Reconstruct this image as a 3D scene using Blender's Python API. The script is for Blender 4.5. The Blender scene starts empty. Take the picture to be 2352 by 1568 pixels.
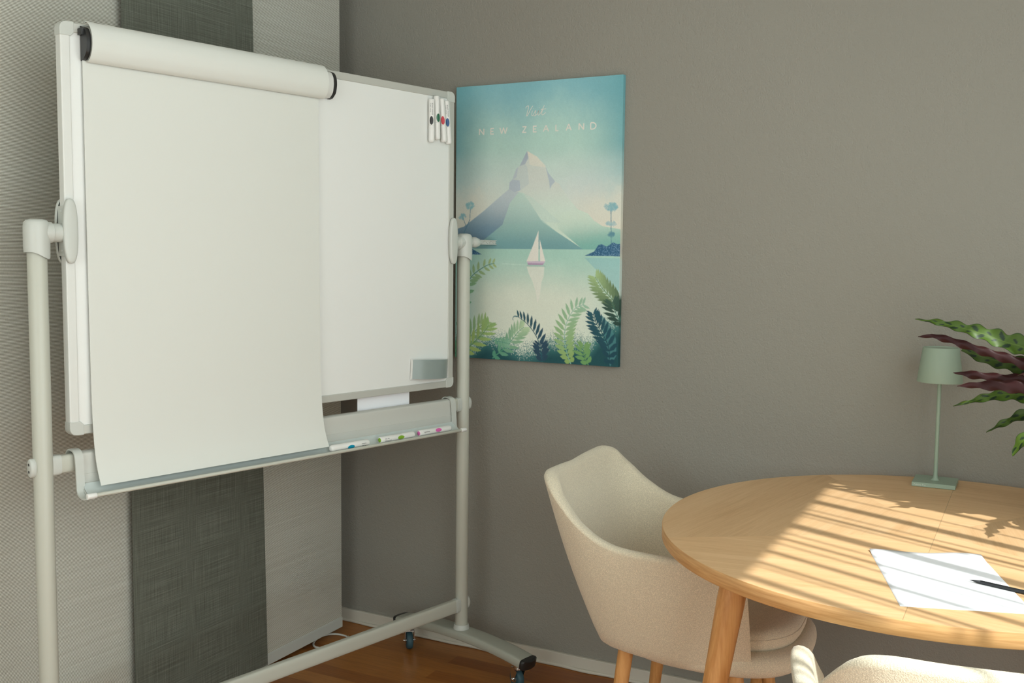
import bpy, math, random
import numpy as np
from mathutils import Vector, Matrix
PI = math.pi
sc = bpy.context.scene
col = sc.collection
random.seed(7)

# ---------------------------------------------------------------- camera, sky, sun, exposure
F_PX = 2329.0
YAW, PITCH, ROLL = math.radians(27.49), math.radians(-4.804), math.radians(0.591)
CAM_H = 1.34
def cam_axes():
    f = Vector((-math.sin(YAW)*math.cos(PITCH), math.cos(YAW)*math.cos(PITCH), math.sin(PITCH)))
    r = Vector((math.cos(YAW), math.sin(YAW), 0)); u = r.cross(f)
    return r*math.cos(ROLL)+u*math.sin(ROLL), -r*math.sin(ROLL)+u*math.cos(ROLL), f
_r, _u, _f = cam_axes()
cd = bpy.data.cameras.new('camera'); cam = bpy.data.objects.new('camera', cd); col.objects.link(cam)
m = Matrix(((_r.x, _u.x, -_f.x, 0), (_r.y, _u.y, -_f.y, 0), (_r.z, _u.z, -_f.z, CAM_H), (0, 0, 0, 1)))
cam.matrix_world = m
cd.sensor_width = 36.0; cd.lens = 36.0*F_PX/2352.0; cd.clip_start = .02
sc.camera = cam

sc.view_settings.view_transform = 'Standard'; sc.view_settings.look = 'None'
sc.view_settings.gamma = 1.0; sc.view_settings.use_curve_mapping = False
sc.view_settings.exposure = 0.50

SKY = 2.75
w = bpy.data.worlds.new('sky'); sc.world = w; w.use_nodes = True
bg = w.node_tree.nodes['Background']; bg.inputs[0].default_value = (0.91, 1.0, 0.99, 1); bg.inputs[1].default_value = SKY

SUN_EL = math.radians(50); SUN_H = Vector((-.908, .419, 0))
sd = bpy.data.lights.new('sun', 'SUN'); sun = bpy.data.objects.new('sun', sd); col.objects.link(sun)
sd.energy = 3.7; sd.color = (.98, 1.0, .97); sd.angle = math.radians(.62)
dirv = Vector((SUN_H.x*math.cos(SUN_EL), SUN_H.y*math.cos(SUN_EL), -math.sin(SUN_EL)))
sun.rotation_euler = dirv.to_track_quat('-Z', 'Y').to_euler(); sun.location = (4, 0, 5)

def portal(loc, rot, sx, sy):
    l = bpy.data.lights.new('sky_portal', 'AREA'); l.shape = 'RECTANGLE'; l.size = sx; l.size_y = sy
    l.cycles.is_portal = True
    o = bpy.data.objects.new('sky_portal', l); o.location = loc; o.rotation_euler = rot; col.objects.link(o)
# window openings: right wall (big, beside the table) and rear wall (unseen, added for fill light from behind the photographer)
XR, YB, XL, YR, ZC = .80, 2.949, -2.26, -1.60, 2.62
W1 = (-.80, 2.168, .04, 2.565)      # y0,y1,z0,z1 of opening in right wall
W2 = (-1.9, -.1, .75, 2.35)       # x0,x1,z0,z1 of opening in rear wall
portal((XR+.10, (W1[0]+W1[1])/2, (W1[2]+W1[3])/2), (0, PI/2, 0), W1[3]-W1[2], W1[1]-W1[0])
portal(((W2[0]+W2[1])/2, YR-.10, (W2[2]+W2[3])/2), (PI/2, 0, 0), W2[1]-W2[0], W2[3]-W2[2])

# ---------------------------------------------------------------- helpers
def lin(c):
    return tuple(((v/255)/12.92 if v/255 <= .04045 else ((v/255+.055)/1.055)**2.4) for v in c)
def mat(name, rgb, rough=.5, metal=0, spec=.5, sheen=0):
    m = bpy.data.materials.new(name); m.use_nodes = True
    b = m.node_tree.nodes['Principled BSDF']
    b.inputs['Base Color'].default_value = (*rgb, 1); b.inputs['Roughness'].default_value = rough
    b.inputs['Metallic'].default_value = metal; b.inputs['Specular IOR Level'].default_value = spec
    if sheen: b.inputs['Sheen Weight'].default_value = sheen; b.inputs['Sheen Roughness'].default_value = .6
    return m
class NT:
    def __init__(s, m): s.t = m.node_tree; s.b = s.t.nodes['Principled BSDF']
    def n(s, typ, **kw):
        nd = s.t.nodes.new(typ)
        for k, v in kw.items():
            if k == 'inp':
                for a, b in v.items(): nd.inputs[a].default_value = b
            else: setattr(nd, k, v)
        return nd
    def l(s, a, b): s.t.links.new(a, b)
    def coord(s, which='Object', scale=(1, 1, 1), rot=(0, 0, 0)):
        tc = s.n('ShaderNodeTexCoord'); mp = s.n('ShaderNodeMapping'); mp.inputs['Scale'].default_value = scale
        mp.inputs['Rotation'].default_value = rot
        s.l(tc.outputs[which], mp.inputs[0]); return mp.outputs[0]
    def noise(s, vec, scale, detail=3, rough=.5, dist=0):
        nd = s.n('ShaderNodeTexNoise'); nd.inputs['Scale'].default_value = scale; nd.inputs['Detail'].default_value = detail
        nd.inputs['Roughness'].default_value = rough; nd.inputs['Distortion'].default_value = dist
        if vec is not None: s.l(vec, nd.inputs['Vector'])
        return nd.outputs['Fac']
    def ramp(s, fac, stops):
        nd = s.n('ShaderNodeValToRGB'); el = nd.color_ramp.elements
        while len(el) < len(stops): el.new(.5)
        for e, (p, c) in zip(el, stops): e.position = p; e.color = (*c, 1)
        s.l(fac, nd.inputs[0]); return nd.outputs[0]
    def bump(s, h, strength=.3, dist=.001):
        nd = s.n('ShaderNodeBump'); nd.inputs['Strength'].default_value = strength; nd.inputs['Distance'].default_value = dist
        s.l(h, nd.inputs['Height']); s.l(nd.outputs[0], s.b.inputs['Normal']); return nd
    def math(s, op, a, b=None, c=None):
        nd = s.n('ShaderNodeMath', operation=op)
        for i, v in enumerate((a, b, c)):
            if v is None: continue
            if isinstance(v, (int, float)): nd.inputs[i].default_value = v
            else: s.l(v, nd.inputs[i])
        return nd.outputs[0]
    def mix(s, f, a, b):
        nd = s.n('ShaderNodeMix', data_type='RGBA')
        for i, v in ((0, f), (6, a), (7, b)):
            if isinstance(v, (int, float)): nd.inputs[i].default_value = v
            elif isinstance(v, tuple): nd.inputs[i].default_value = (*v, 1)
            else: s.l(v, nd.inputs[i])
        return nd.outputs[2]
    def base(s, o): s.l(o, s.b.inputs['Base Color'])

def mesh(name, verts, faces, m, parent=None, smooth=True, loc=None, rot=None, bevel=0, subsurf=0, seg=2, auto=None):
    me = bpy.data.meshes.new(name); me.from_pydata([tuple(v) for v in verts], [], faces); me.update()
    if m: me.materials.append(m)
    o = bpy.data.objects.new(name, me); col.objects.link(o)
    if parent: o.parent = parent
    if loc: o.location = loc
    if rot: o.rotation_euler = rot
    if smooth:
        me.polygons.foreach_set('use_smooth', [True]*len(me.polygons))
        if auto is not None: me.set_sharp_from_angle(angle=math.radians(auto))
    if bevel:
        b = o.modifiers.new('bevel', 'BEVEL'); b.width = bevel; b.segments = seg; b.limit_method = 'ANGLE'; b.angle_limit = math.radians(40)
        b.harden_normals = False
    if subsurf:
        b = o.modifiers.new('sub', 'SUBSURF'); b.levels = subsurf; b.render_levels = subsurf
    return o
def merge(parts):
    V, F_ = [], []
    for v, f in parts:
        k = len(V); V += list(v); F_ += [tuple(i+k for i in q) for q in f]
    return V, F_
def box(x0, x1, y0, y1, z0, z1):
    v = [(x, y, z) for x in (x0, x1) for y in (y0, y1) for z in (z0, z1)]
    return v, [(0, 1, 3, 2), (4, 6, 7, 5), (0, 4, 5, 1), (2, 3, 7, 6), (0, 2, 6, 4), (1, 5, 7, 3)]
def frame_of(d):
    d = Vector(d).normalized(); a = Vector((0, 0, 1)) if abs(d.z) < .9 else Vector((1, 0, 0))
    x = a.cross(d).normalized(); return x, d.cross(x)
def tube(path, r, n=20, caps=True, ry=None):
    """swept round (or oval: r along side, ry along up) section along a polyline; r may be list"""
    P = [Vector(p) for p in path]; k = len(P); V, F_ = [], []
    R = r if isinstance(r, (list, tuple)) else [r]*k
    RY = ry if isinstance(ry, (list, tuple)) else ([ry]*k if ry else R)
    prev = None
    for i, p in enumerate(P):
        d = (P[min(i+1, k-1)]-P[max(i-1, 0)]).normalized()
        if prev is None: x, y = frame_of(d)
        else:
            x = (prev-d*prev.dot(d)).normalized(); y = d.cross(x)
        prev = x
        for j in range(n):
            a = 2*PI*j/n; V.append(p+x*math.cos(a)*R[i]+y*math.sin(a)*RY[i])
    for i in range(k-1):
        for j in range(n):
            a, b = i*n+j, i*n+(j+1) % n; F_.append((a, b, b+n, a+n))
    if caps: F_.append(tuple(range(n-1, -1, -1))); F_.append(tuple((k-1)*n+j for j in range(n)))
    return V, F_
def rtube(p, q, r, n=24, e=.002, ry=None):
    """straight tube with softly rounded ends"""
    p, q = Vector(p), Vector(q); d = (q-p).normalized(); ry = ry or r
    return tube([p, p+d*e*.3, p+d*e, q-d*e, q-d*e*.3, q], [r-e, r-e*.3, r, r, r-e*.3, r-e], n, True, [ry-e, ry-e*.3, ry, ry, ry-e*.3, ry-e])
def lathe(prof, n=40, axis=None):
    V, F_ = [], []
    for r, z in prof:
        for j in range(n):
            a = 2*PI*j/n; V.append((r*math.cos(a), r*math.sin(a), z))
    for i in range(len(prof)-1):
        for j in range(n):
            a, b = i*n+j, i*n+(j+1) % n; F_.append((a, b, b+n, a+n))
    F_.append(tuple(range(n-1, -1, -1))); F_.append(tuple((len(prof)-1)*n+j for j in range(n)))
    return V, F_
def xf(vf, M):
    return [M @ Vector(v) for v in vf[0]], vf[1]
def extrude_x(prof, x0, x1, closed=True, nx=1):
    """closed (y,z) outline extruded along X"""
    n = len(prof); V = []
    for i in range(nx+1):
        x = x0+(x1-x0)*i/nx; V += [(x, y, z) for y, z in prof]
    F_ = []
    for i in range(nx):
        for j in range(n if closed else n-1):
            a, b = i*n+j, i*n+(j+1) % n; F_.append((a, a+n, b+n, b))
    if closed: F_.append(tuple(range(n))); F_.append(tuple(nx*n+j for j in range(n-1, -1, -1)))
    return V, F_
def offset_path(pts, t):
    """open polyline (y,z) -> closed outline of thickness t (to the left side)"""
    out = []
    for i, p in enumerate(pts):
        a = Vector(pts[max(i-1, 0)]); b = Vector(pts[min(i+1, len(pts)-1)]); d = (b-a).normalized()
        out.append((p[0]-d.y*t, p[1]+d.x*t))
    return list(pts)+out[::-1]
def catmull(pts, n=8):
    P = [np.array(p, float) for p in pts]; P = [2*P[0]-P[1]]+P+[2*P[-1]-P[-2]]; out = []
    for i in range(1, len(P)-2):
        for k in range(n):
            t = k/n; a, b, c, d = P[i-1], P[i], P[i+1], P[i+2]
            out.append(.5*((2*b)+(-a+c)*t+(2*a-5*b+4*c-d)*t*t+(-a+3*b-3*c+d)*t**3))
    out.append(P[-2]); return out
def empty(name, loc, rz=0, label=None, cat=None, group=None):
    o = bpy.data.objects.new(name, None); col.objects.link(o); o.location = loc; o.rotation_euler = (0, 0, rz); o.empty_display_size = .05
    tag(o, label, cat, group); return o
def tag(o, label=None, cat=None, group=None, kind=None):
    for k, v in (('label', label), ('category', cat), ('group', group), ('kind', kind)):
        if v: o[k] = v
    return o
def struct(o, label=None):
    o['kind'] = 'structure'
    if label: o['label'] = label
    return o
def text_verts(body, size, depth=.0003):
    cu = bpy.data.curves.new('t', 'FONT'); cu.body = body; cu.size = size; cu.extrude = depth
    o = bpy.data.objects.new('t', cu); col.objects.link(o)
    dg = bpy.context.evaluated_depsgraph_get(); dg.update()
    me = bpy.data.meshes.new_from_object(o.evaluated_get(dg))
    V = [tuple(v.co) for v in me.vertices]; F_ = [tuple(p.vertices) for p in me.polygons]
    bpy.data.objects.remove(o); bpy.data.meshes.remove(me); return V, F_

# ---------------------------------------------------------------- materials
def wall_mat(name, rgb, bump=.8):
    m = mat(name, rgb, .85, spec=.25); t = NT(m); c = t.coord('Object')
    c = t.coord('Object', (1, 1, .72)); a = t.noise(c, 270, 2, .6, .4); b = t.noise(c, 110, 2, .5)
    h = t.math('ADD', t.math('MULTIPLY', a, 1.0), t.math('MULTIPLY', b, .8))
    t.bump(h, bump, .0021)
    big = t.noise(c, 1.3, 2)
    t.base(t.mix(big, tuple(v*.95 for v in rgb), tuple(v*1.05 for v in rgb)))
    return m
M_WALL = wall_mat('grey_plaster', (.292, .278, .240))
M_WALLW = wall_mat('white_plaster', (.62, .62, .58), .2)
M_CEIL = wall_mat('ceiling_plaster', (.72, .72, .69), .1)

def wood_floor():
    m = mat('oak_floor', (.2, .09, .03), .38, spec=.35); t = NT(m)
    c = t.coord('Object', (1, 1, 1), (0, 0, math.radians(0)))
    br = t.n('ShaderNodeTexBrick'); t.l(c, br.inputs['Vector'])
    br.offset = .37; br.offset_frequency = 2; br.squash = 1
    for k, v in (('Scale', 1), ('Mortar Size', .0006), ('Mortar Smooth', .1), ('Bias', 0), ('Brick Width', .42), ('Row Height', .068)): br.inputs[k].default_value = v
    br.inputs['Color1'].default_value = (0, 0, 0, 1); br.inputs['Color2'].default_value = (1, 1, 1, 1); br.inputs['Mortar'].default_value = (.3, .3, .3, 1)
    tone = t.ramp(br.outputs['Color'], [(0, (.26, .080, .014)), (.35, (.375, .140, .028)), (.7, (.44, .180, .040)), (1, (.33, .110, .020))])
    g = t.noise(t.coord('Object', (3, 45, 1)), 3, 5, .6, .6)
    gr = t.ramp(g, [(.3, (.78, .76, .72)), (.65, (1.06, 1.05, 1.02))])
    mx = t.n('ShaderNodeMix', data_type='RGBA', blend_type='MULTIPLY'); mx.inputs[0].default_value = 1
    t.l(tone, mx.inputs[6]); t.l(gr, mx.inputs[7]); t.base(mx.outputs[2])
    t.bump(t.math('MULTIPLY', br.outputs['Fac'], -1), .2, .0006)
    return m
M_FLOOR = wood_floor()

def oak(name, axis=2, light=(.60, .375, .185), dark=(.47, .27, .115), scale=1):
    m = mat(name, light, .45, spec=.35); t = NT(m)
    s = [26*scale]*3; s[axis] = 2.0*scale
    c = t.coord('Object', tuple(s))
    a = t.noise(c, 1.6, 5, .62, 1.2)
    b = t.noise(c, 7, 3, .6)
    f = t.math('ADD', t.math('MULTIPLY', a, .75), t.math('MULTIPLY', b, .25))
    t.base(t.ramp(f, [(.36, dark), (.62, light)])); t.bump(b, .12, .0004)
    return m
M_OAKLEG = oak('oak_leg', 2, (.66, .35, .13), (.47, .21, .06))
M_OAKRIM = oak('oak_rim', 0, (.60, .34, .145), (.50, .26, .10))
def veneer():
    # side wedges with grain nearly across, front and back wedges with grain along, split line through the middle
    m = mat('oak_star_veneer', (.6, .37, .18), .42, spec=.4); t = NT(m)
    tc = t.n('ShaderNodeTexCoord'); sp = t.n('ShaderNodeSeparateXYZ'); t.l(tc.outputs['Object'], sp.inputs[0])
    X, Y = sp.outputs[0], sp.outputs[1]; ax = t.math('ABSOLUTE', X)
    r = t.math('SQRT', t.math('ADD', t.math('MULTIPLY', X, X), t.math('MULTIPLY', Y, Y)))
    c12, s12 = math.cos(math.radians(12)), math.sin(math.radians(12))
    dt = t.math('ADD', t.math('MULTIPLY', ax, c12), t.math('MULTIPLY', Y, s12))
    side = t.math('GREATER_THAN', dt, t.math('MULTIPLY', r, math.cos(PI/4)))
    left = t.math('LESS_THAN', X, 0)
    sgn = t.math('MULTIPLY_ADD', left, 2, -1)                       # +1 left, -1 right
    ga = t.math('MULTIPLY_ADD', side, math.radians(71), math.radians(9))  # 9 deg or 80 deg
    th = t.math('MULTIPLY', t.math('MULTIPLY', ga, sgn), -1)
    vr = t.n('ShaderNodeVectorRotate', rotation_type='Z_AXIS'); t.l(tc.outputs['Object'], vr.inputs['Vector']); t.l(th, vr.inputs['Angle'])
    off = t.n('ShaderNodeCombineXYZ'); t.l(t.math('MULTIPLY_ADD', side, 3.7, t.math('MULTIPLY', left, 9.1)), off.inputs[2])
    ad = t.n('ShaderNodeVectorMath', operation='ADD'); t.l(vr.outputs[0], ad.inputs[0]); t.l(off.outputs[0], ad.inputs[1])
    mp = t.n('ShaderNodeMapping'); mp.inputs['Scale'].default_value = (2.4, 46, 1); t.l(ad.outputs[0], mp.inputs[0])
    mp2 = t.n('ShaderNodeMapping'); mp2.inputs['Scale'].default_value = (1.2, 11, 1); t.l(ad.outputs[0], mp2.inputs[0])
    a = t.noise(mp.outputs[0], 1.5, 5, .65, .6); b = t.noise(mp.outputs[0], 9, 3, .6); b2 = t.noise(mp2.outputs[0], 1.0, 2, .5)
    f = t.math('ADD', t.math('ADD', t.math('MULTIPLY', a, .45), t.math('MULTIPLY', b, .25)), t.math('MULTIPLY', b2, .30))
    c = t.ramp(f, [(.36, (.560, .335, .158)), (.50, (.650, .412, .212)), (.64, (.710, .472, .262))])
    g = t.mix(side, (1.05, 1.05, 1.05), (.95, .95, .95))
    mx = t.n('ShaderNodeMix', data_type='RGBA', blend_type='MULTIPLY'); mx.inputs[0].default_value = 1
    t.l(c, mx.inputs[6]); t.l(g, mx.inputs[7])
    seam = t.math('LESS_THAN', ax, .0007)
    t.base(t.mix(t.math('MULTIPLY', seam, .45), mx.outputs[2], (.16, .09, .04))); t.bump(b, .06, .0003)
    return m
M_VENEER = veneer()

def fabric(name, rgb):
    m = mat(name, rgb, .95, spec=.15, sheen=.25); t = NT(m); c = t.coord('Object')
    v = t.n('ShaderNodeTexVoronoi'); v.inputs['Scale'].default_value = 520; t.l(c, v.inputs['Vector'])
    nn = t.noise(c, 420, 3, .7)
    f = t.math('ADD', t.math('MULTIPLY', v.outputs['Distance'], -.8), nn)
    t.base(t.ramp(f, [(.0, tuple(x*.70 for x in rgb)), (.5, rgb)])); t.bump(f, .6, .0009)
    return m
M_FAB = fabric('cream_boucle', (.85, .755, .57))
M_POWDER = mat('warm_white_powder_coat', (.51, .515, .445), .40)
M_PLASTIC = mat('pale_grey_plastic', (.55, .57, .53), .42)
M_ALU = mat('matt_aluminium', (.53, .535, .49), .45, metal=.15)
M_ALUW = mat('white_lacquered_aluminium', (.69, .70, .665), .35)
M_WB = mat('white_enamel', (.785, .80, .775), .22)
M_TRAY = mat('grey_tray_aluminium', (.58, .585, .54), .5, metal=.1)
M_TRAYIN = mat('blue_grey_tray_liner', (.54, .59, .57), .4)
M_PAPER = mat('flipchart_paper', (.685, .70, .655), .8, spec=.2)
M_SHEET = mat('white_paper', (.84, .85, .88), .75, spec=.2)
M_BLACK = mat('black_plastic', (.018, .018, .018), .35)
M_CHROME = mat('chrome', (.75, .75, .74), .18, metal=1)
M_TEAL = mat('teal_rubber', (.035, .085, .105), .55)
M_FOOT = mat('grey_foot_lacquer', (.40, .41, .35), .38)
M_MARK = mat('white_marker_barrel', (.78, .78, .75), .35)
M_INK = mat('printed_black', (.03, .03, .03), .6)
M_SAGE = mat('sage_green_lacquer', (.30, .385, .30), .5)
M_BASEB = mat('cream_skirting', (.62, .585, .50), .5)
M_CABLE = mat('white_cable', (.65, .65, .60), .5)
M_POTW = mat('white_ceramic', (.7, .69, .66), .35)
M_SOIL = mat('dark_soil', (.03, .02, .012), .95)
M_STEM = mat('leaf_stem', (.10, .16, .04), .5)
M_GLASSLESS = mat('window_frame_white', (.75, .75, .73), .4)
def dot(name, rgb): return mat(name, rgb, .35)

def striped():
    m = mat('striped_sheer', (.5, .5, .45), .9, spec=.1); t = NT(m)
    tc = t.n('ShaderNodeTexCoord'); sp = t.n('ShaderNodeSeparateXYZ'); t.l(tc.outputs['Object'], sp.inputs[0])
    s = t.math('SINE', t.math('MULTIPLY', sp.outputs[2], 2*PI/.0034))
    n = t.noise(t.coord('Object', (1, 1.5, 260)), 1, 3, .6)
    fib = t.noise(t.coord('Object', (1, 300, 40)), 3, 2, .6)
    f = t.math('ADD', t.math('MULTIPLY', s, .5), t.math('MULTIPLY_ADD', n, .5, .22))
    c = t.ramp(f, [(.0, (.25, .235, .185)), (.35, (.32, .305, .25)), (.62, (.72, .715, .64)), (1, (.80, .80, .74))])
    g = t.ramp(fib, [(.3, (.88, .88, .88)), (.7, (1.08, 1.08, 1.08))])
    mx = t.n('ShaderNodeMix', data_type='RGBA', blend_type='MULTIPLY'); mx.inputs[0].default_value = 1
    t.l(c, mx.inputs[6]); t.l(g, mx.inputs[7]); t.base(mx.outputs[2]); t.bump(s, .3, .0006)
    return m
M_STRIPE = striped()
def darkweave():
    m = mat('dark_linen_weave', (.08, .09, .07), .95, spec=.1); t = NT(m)
    a = t.noise(t.coord('Object', (1, 4, 420)), 1.2, 4, .65); b = t.noise(t.coord('Object', (1, 520, 7)), 1.2, 4, .65)
    f = t.math('MULTIPLY', t.math('ADD', a, b), .5)
    t.base(t.ramp(f, [(.36, (.082, .085, .066)), (.5, (.135, .142, .115)), (.66, (.225, .235, .20))])); t.bump(f, .4, .0006)
    return m
M_DARK = darkweave()

# ---------------------------------------------------------------- room shell
T = .12
struct(mesh('floor', *box(XL-T, XR+T, YR-T, YB+T, -T, 0), M_FLOOR, smooth=False))
struct(mesh('ceiling', *box(XL-T, XR+T, YR-T, YB+T, ZC, ZC+T), M_CEIL, smooth=False))
struct(mesh('wall_back', *box(XL-T, XR+T, YB, YB+T, 0, ZC), M_WALL, smooth=False))
struct(mesh('wall_left', *box(XL-T, XL, YR-T, YB, 0, ZC), M_WALLW, smooth=False))
y0, y1, z0, z1 = W1
struct(mesh('wall_right', *merge([box(XR, XR+T, YR-T, y0, 0, ZC), box(XR, XR+T, y1, YB, 0, ZC), box(XR, XR+T, y0, y1, 0, z0), box(XR, XR+T, y0, y1, z1, ZC)]), M_WALLW, smooth=False))
x0, x1, q0, q1 = W2
struct(mesh('wall_rear', *merge([box(XL, x0, YR-T, YR, 0, ZC), box(x1, XR, YR-T, YR, 0, ZC), box(x0, x1, YR-T, YR, 0, q0), box(x0, x1, YR-T, YR, q1, ZC)]), M_WALLW, smooth=False))
def wframe(name, mk):
    return struct(mesh(name, *mk, M_GLASSLESS, smooth=False))
f = .045
wframe('window_1', merge([box(XR+.03, XR+.09, y0, y0+f, z0, z1), box(XR+.03, XR+.09, y1-f, y1, z0, z1), box(XR+.03, XR+.09, y0+f, y1-f, z0, z0+f), box(XR+.03, XR+.09, y0+f, y1-f, z1-f*.4, z1)]))
wframe('rear_fill_window', merge([box(x0, x0+f, YR-.09, YR-.03, q0, q1), box(x1-f, x1, YR-.09, YR-.03, q0, q1), box(x0+f, x1-f, YR-.09, YR-.03, q0, q0+f), box(x0+f, x1-f, YR-.09, YR-.03, q1-f, q1), box((x0+x1)/2-.03, (x0+x1)/2+.03, YR-.09, YR-.03, q0+f, q1-f)]))
# skirting: a flat board with a thin wavy sealing lip at the floor
struct(mesh('baseboard_back', *box(XL, XR, YB-.012, YB, .0085, .047), M_BASEB, smooth=False, bevel=.0015))
path = [(XL+.01+i*.03, YB-.013+.0035*math.sin(i*.9)*math.sin(i*.23), .0055) for i in range(101)]
struct(mesh('trim_1', *tube(path, .0055, 10), M_BASEB))
for (x, z, s) in ((-1.452, .036, .006), (-1.075, .036, .008), (-.93, .03, .006)):
    pass

# ---------------------------------------------------------------- panel curtains on the left
XC = -2.150
def panel(name, ya, yb, x, zb, zt, m, label, skew=0, bar=True):
    e = empty(name, (x, ya, 0), 0, label, 'curtain', 'sliding curtain panels')
    L = yb-ya; n = 24; V, F_ = [], []
    for side in (0, 1):
        for i in range(n+1):
            for k in range(2):
                zz = zb if k == 0 else zt
                V.append((side*.0015+.002*math.sin(i*.4)*(1-k)*.3, L*i/n+(skew*(1-k)*(i/n)), zz))
    for i in range(n):
        a = i*2; F_.append((a, a+1, a+3, a+2)); b = a+2*(n+1); F_.append((b, b+2, b+3, b+1))
    a = 2*n; b = a+2*(n+1)
    F_ += [(0, 2*(n+1), 2*(n+1)+1, 1), (a, a+1, b+1, b)]
    mesh('curtain_fabric', V, F_, m, e, smooth=False)
    if bar: mesh('weight_bar', *box(-.004, .006, 0, L+skew, zb-.032, zb+.004), M_PLASTIC, e, smooth=False, bevel=.0015)
    return e
panel('panel_curtain', .95, 1.935, XC-.012, .152, ZC-.02, M_STRIPE, 'striped pale sheer curtain panel at the far left, behind the left post')
panel('panel_curtain', 1.905, 2.388, XC+.012, .03, ZC-.02, M_DARK, 'plain dark grey-green linen curtain panel between the two striped ones', skew=.048, bar=False)
panel('panel_curtain', 2.20, 2.839, XC, .054, ZC-.02, M_STRIPE, 'striped pale sheer curtain panel next to the grey wall corner')
e = empty('curtain_track', (XC, 1.9, ZC-.02), 0, 'white ceiling track that carries the sliding curtain panels', 'curtain track')
mesh('rail', *box(-.03, .03, -.97, .96, 0, .0195), M_PLASTIC, e, smooth=False)
# cable loop under the curtain
pts = []
for i in range(40):
    a = 2*PI*i/39*1.15; r = .055+.003*math.sin(3*a); pts.append((r*math.cos(a), 1.25*r*math.sin(a), .0035+.004*(i/39)))
o = mesh('cable', *tube(pts, .0035, 10), M_CABLE, loc=(-2.125, 2.745, 0)); tag(o, 'loop of white cable lying on the wooden floor under the corner curtain', 'cable')

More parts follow.
